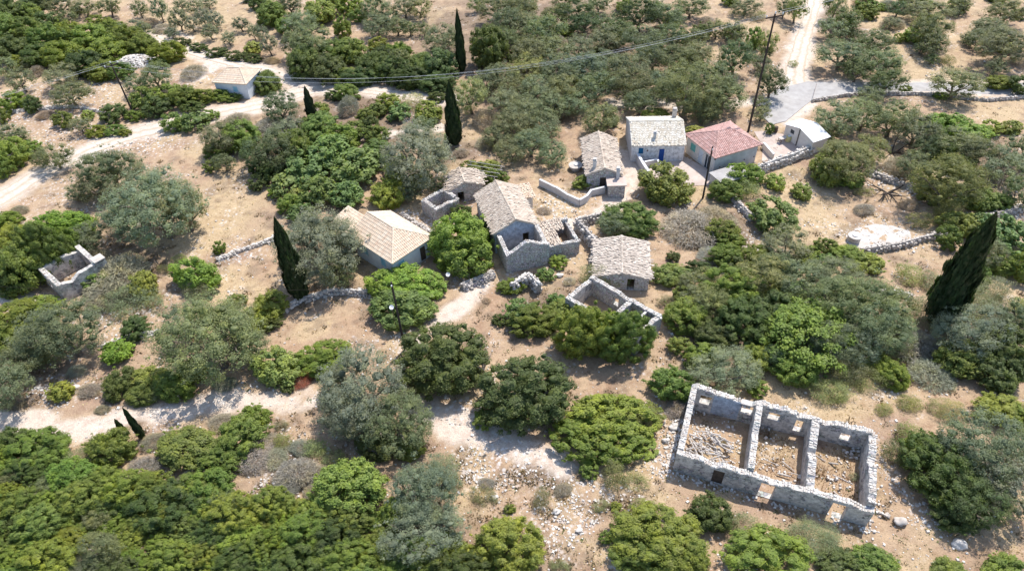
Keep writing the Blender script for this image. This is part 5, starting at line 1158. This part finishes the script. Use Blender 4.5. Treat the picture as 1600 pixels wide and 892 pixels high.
# boulders
def boulder(px, py, sx, sy, sz, label, mat='stone'):
    p = P(px, py); v, f = ico(2); r = np.random.RandomState(int(px)); n = v * (1 + .22 * np.sin(v @ r.normal(size=(3, 3)) * 2.5).sum(1, keepdims=True) / 1.5) * np.array([sx, sy, sz]) / 2
    n += r.normal(size=n.shape) * .02
    o = link('boulder', np_mesh('boulder', n, f, mat), None, label=label, category='boulder', group='boulders around the long ruin'); o.location = p + Vector((0, 0, sz * .25)); return o
for px, py, s, lb in [(1405, 817, .75, 'large grey boulder at the south-east corner of the long ruin'), (1385, 806, .45, 'grey boulder touching the corner of the long ruin'), (1374, 801, .3, 'small grey boulder nearest the long ruin\'s last doorway'), (1498, 852, .9, 'pale boulder in the shade of the dark bush, bottom right'),
                      (1055, 668, .7, 'white boulder just left of the long ruin\'s wall'), (1040, 690, .5, 'small white boulder on the stony strip left of the long ruin'), (870, 800, .5, 'flat white boulder in the stony clearing'), (905, 830, .45, 'white boulder low in the stony clearing'),
                      (772, 778, .5, 'pale split boulder left of the stony clearing'), (875, 432, .6, 'single white stone right of the small stone fragment'), (590, 765, .5, 'small pale boulder beside the yellow-green shrub'), (1250, 745, .4, 'small white stone in the ruin\'s shadow'), (118, 606, .6, 'pale stone beside the light green shrub near the track')]:
    boulder(px, py, s * 1.3, s, s * .8, lb, 'stone_w' if 'white' in lb or 'pale' in lb else 'stone')
# yard things by the shed
def tank(px, py):
    p = P(px, py); r = empty('storage_drum', p, 0, label='yellowed plastic drum standing against the white shed', category='drum'); mb = MB(); mb.lathe([(0, 0), (.36, 0), (.38, .1), (.38, .3), (.4, .33), (.38, .36), (.38, .7), (.36, .8), (0, .82)], 16); mb.build('body', 'yellow', r); m2 = MB(); m2.lathe([(0, .821), (.2, .821), (.2, .88), (0, .9)], 12); m2.build('lid', 'flatw', r)
tank(1231, 221)
p = P(1222, 222); r = empty('garden_table', p, .4, label='low table with pale top beside the yellowed drum', category='table'); mb = MB(); mb.box(-.6, .6, -.35, .35, .66, .72); mb.build('table_top', 'whitec', r)
for sx in (-.5, .5):
    for sy in (-.28, .28): mb = MB(); mb.box(sx - .03, sx + .03, sy - .03, sy + .03, 0, .66); mb.build('leg', 'iron', r)
p = P(1262, 232); r = empty('water_tank', p, .35, label='small grey box tank with white lid at the end of the white yard wall', category='tank'); mb = MB(); mb.box(-.5, .5, -.45, .45, 0, 1.15); mb.build('body', 'grey', r); m2 = MB(); m2.box(-.58, .58, -.53, .53, 1.152, 1.24); m2.build('lid', 'flatw', r)
p = P(1211, 207); r = empty('storage_drum', p, 0, label='dark drum behind the potted shrub in the beige yard', category='drum'); mb = MB(); mb.lathe([(0, 0), (.28, 0), (.3, .25), (.28, .5), (.3, .75), (.28, .9), (0, .91)], 14); mb.build('body', 'brown', r)
# pergola under the vines
p = P(755, 284); r = empty('vine_pergola', p, -.4, label='slanting timber pergola poles among the bright vines behind the stone house', category='pergola')
for i, (x, y) in enumerate(((-2.2, -1.2), (2.2, -1.2), (-2.2, 1.2), (2.2, 1.2))): mb = MB(); mb.tube([(x, y, -.2), (x, y, 1.9)], [.06, .05], 6); mb.build('post', 'wood', r)
for i in range(4): mb = MB(); y = -1.3 + i * .85; mb.tube([(-2.5, y, 1.95), (2.6, y + .2, 1.98)], [.04, .04], 5); mb.build('rafter', 'wood', r)
# iron gate frame by the concrete yard, long ladder-like pole lying
wire(P(1268, 160) + Vector((0, 0, .7)), P(1274, 138) + Vector((0, 0, .75)), .02, 'thin dark rail across the concrete yard at the end of the stone wall', mat='iron', r=.06)
mb = MB(); a = P(1398, 150); 
# white round objects in the trees' shade (satellite dishes)
def dish(px, py, h, label):
    p = P(px, py, h); r = empty('satellite_dish', p, 0, label=label, category='dish'); mb = MB(); mb.tube([(0, 0, 0), (0, 0, h)], [.04, .04], 6); mb.build('mast', 'iron', r)
    m2 = MB(); m2.lathe([(0, -.03), (.1, -.01), (.2, .04), (.24, .07), (.2, .06), (.1, .02), (.01, -.01)], 14); o = m2.build('reflector', 'flatw', r); o.location = (0, -.1, h); o.rotation_euler = (math.radians(38), 0, 0)
dish(612, 479, 3.6, 'small round white lamp-like dish in front of the fig by the central pole')
dish(700, 428, 1.6, 'small round white dish on a short post below the fresh green tree')
# low white walls in front: leaning timber on courtyard
wire(P(1067, 252) + Vector((0, 0, .1)), P(1071, 233) + Vector((0, 0, 2.2)), 0, 'pale leaning board between the blue-door house and the red-roofed house', mat='pink', r=.14)
print('LABELMAX', max(len(r[0]['label'].split()) for r in LABELS), max(len(v) for v in grp.values()), len(set(r[0]['label'] for r in LABELS)));print('plants', len(LABELS) + len(got), 'proto tris', sum(sum(len(pp.vertices) - 2 for pp in m.polygons) for m in PROTO.values()))
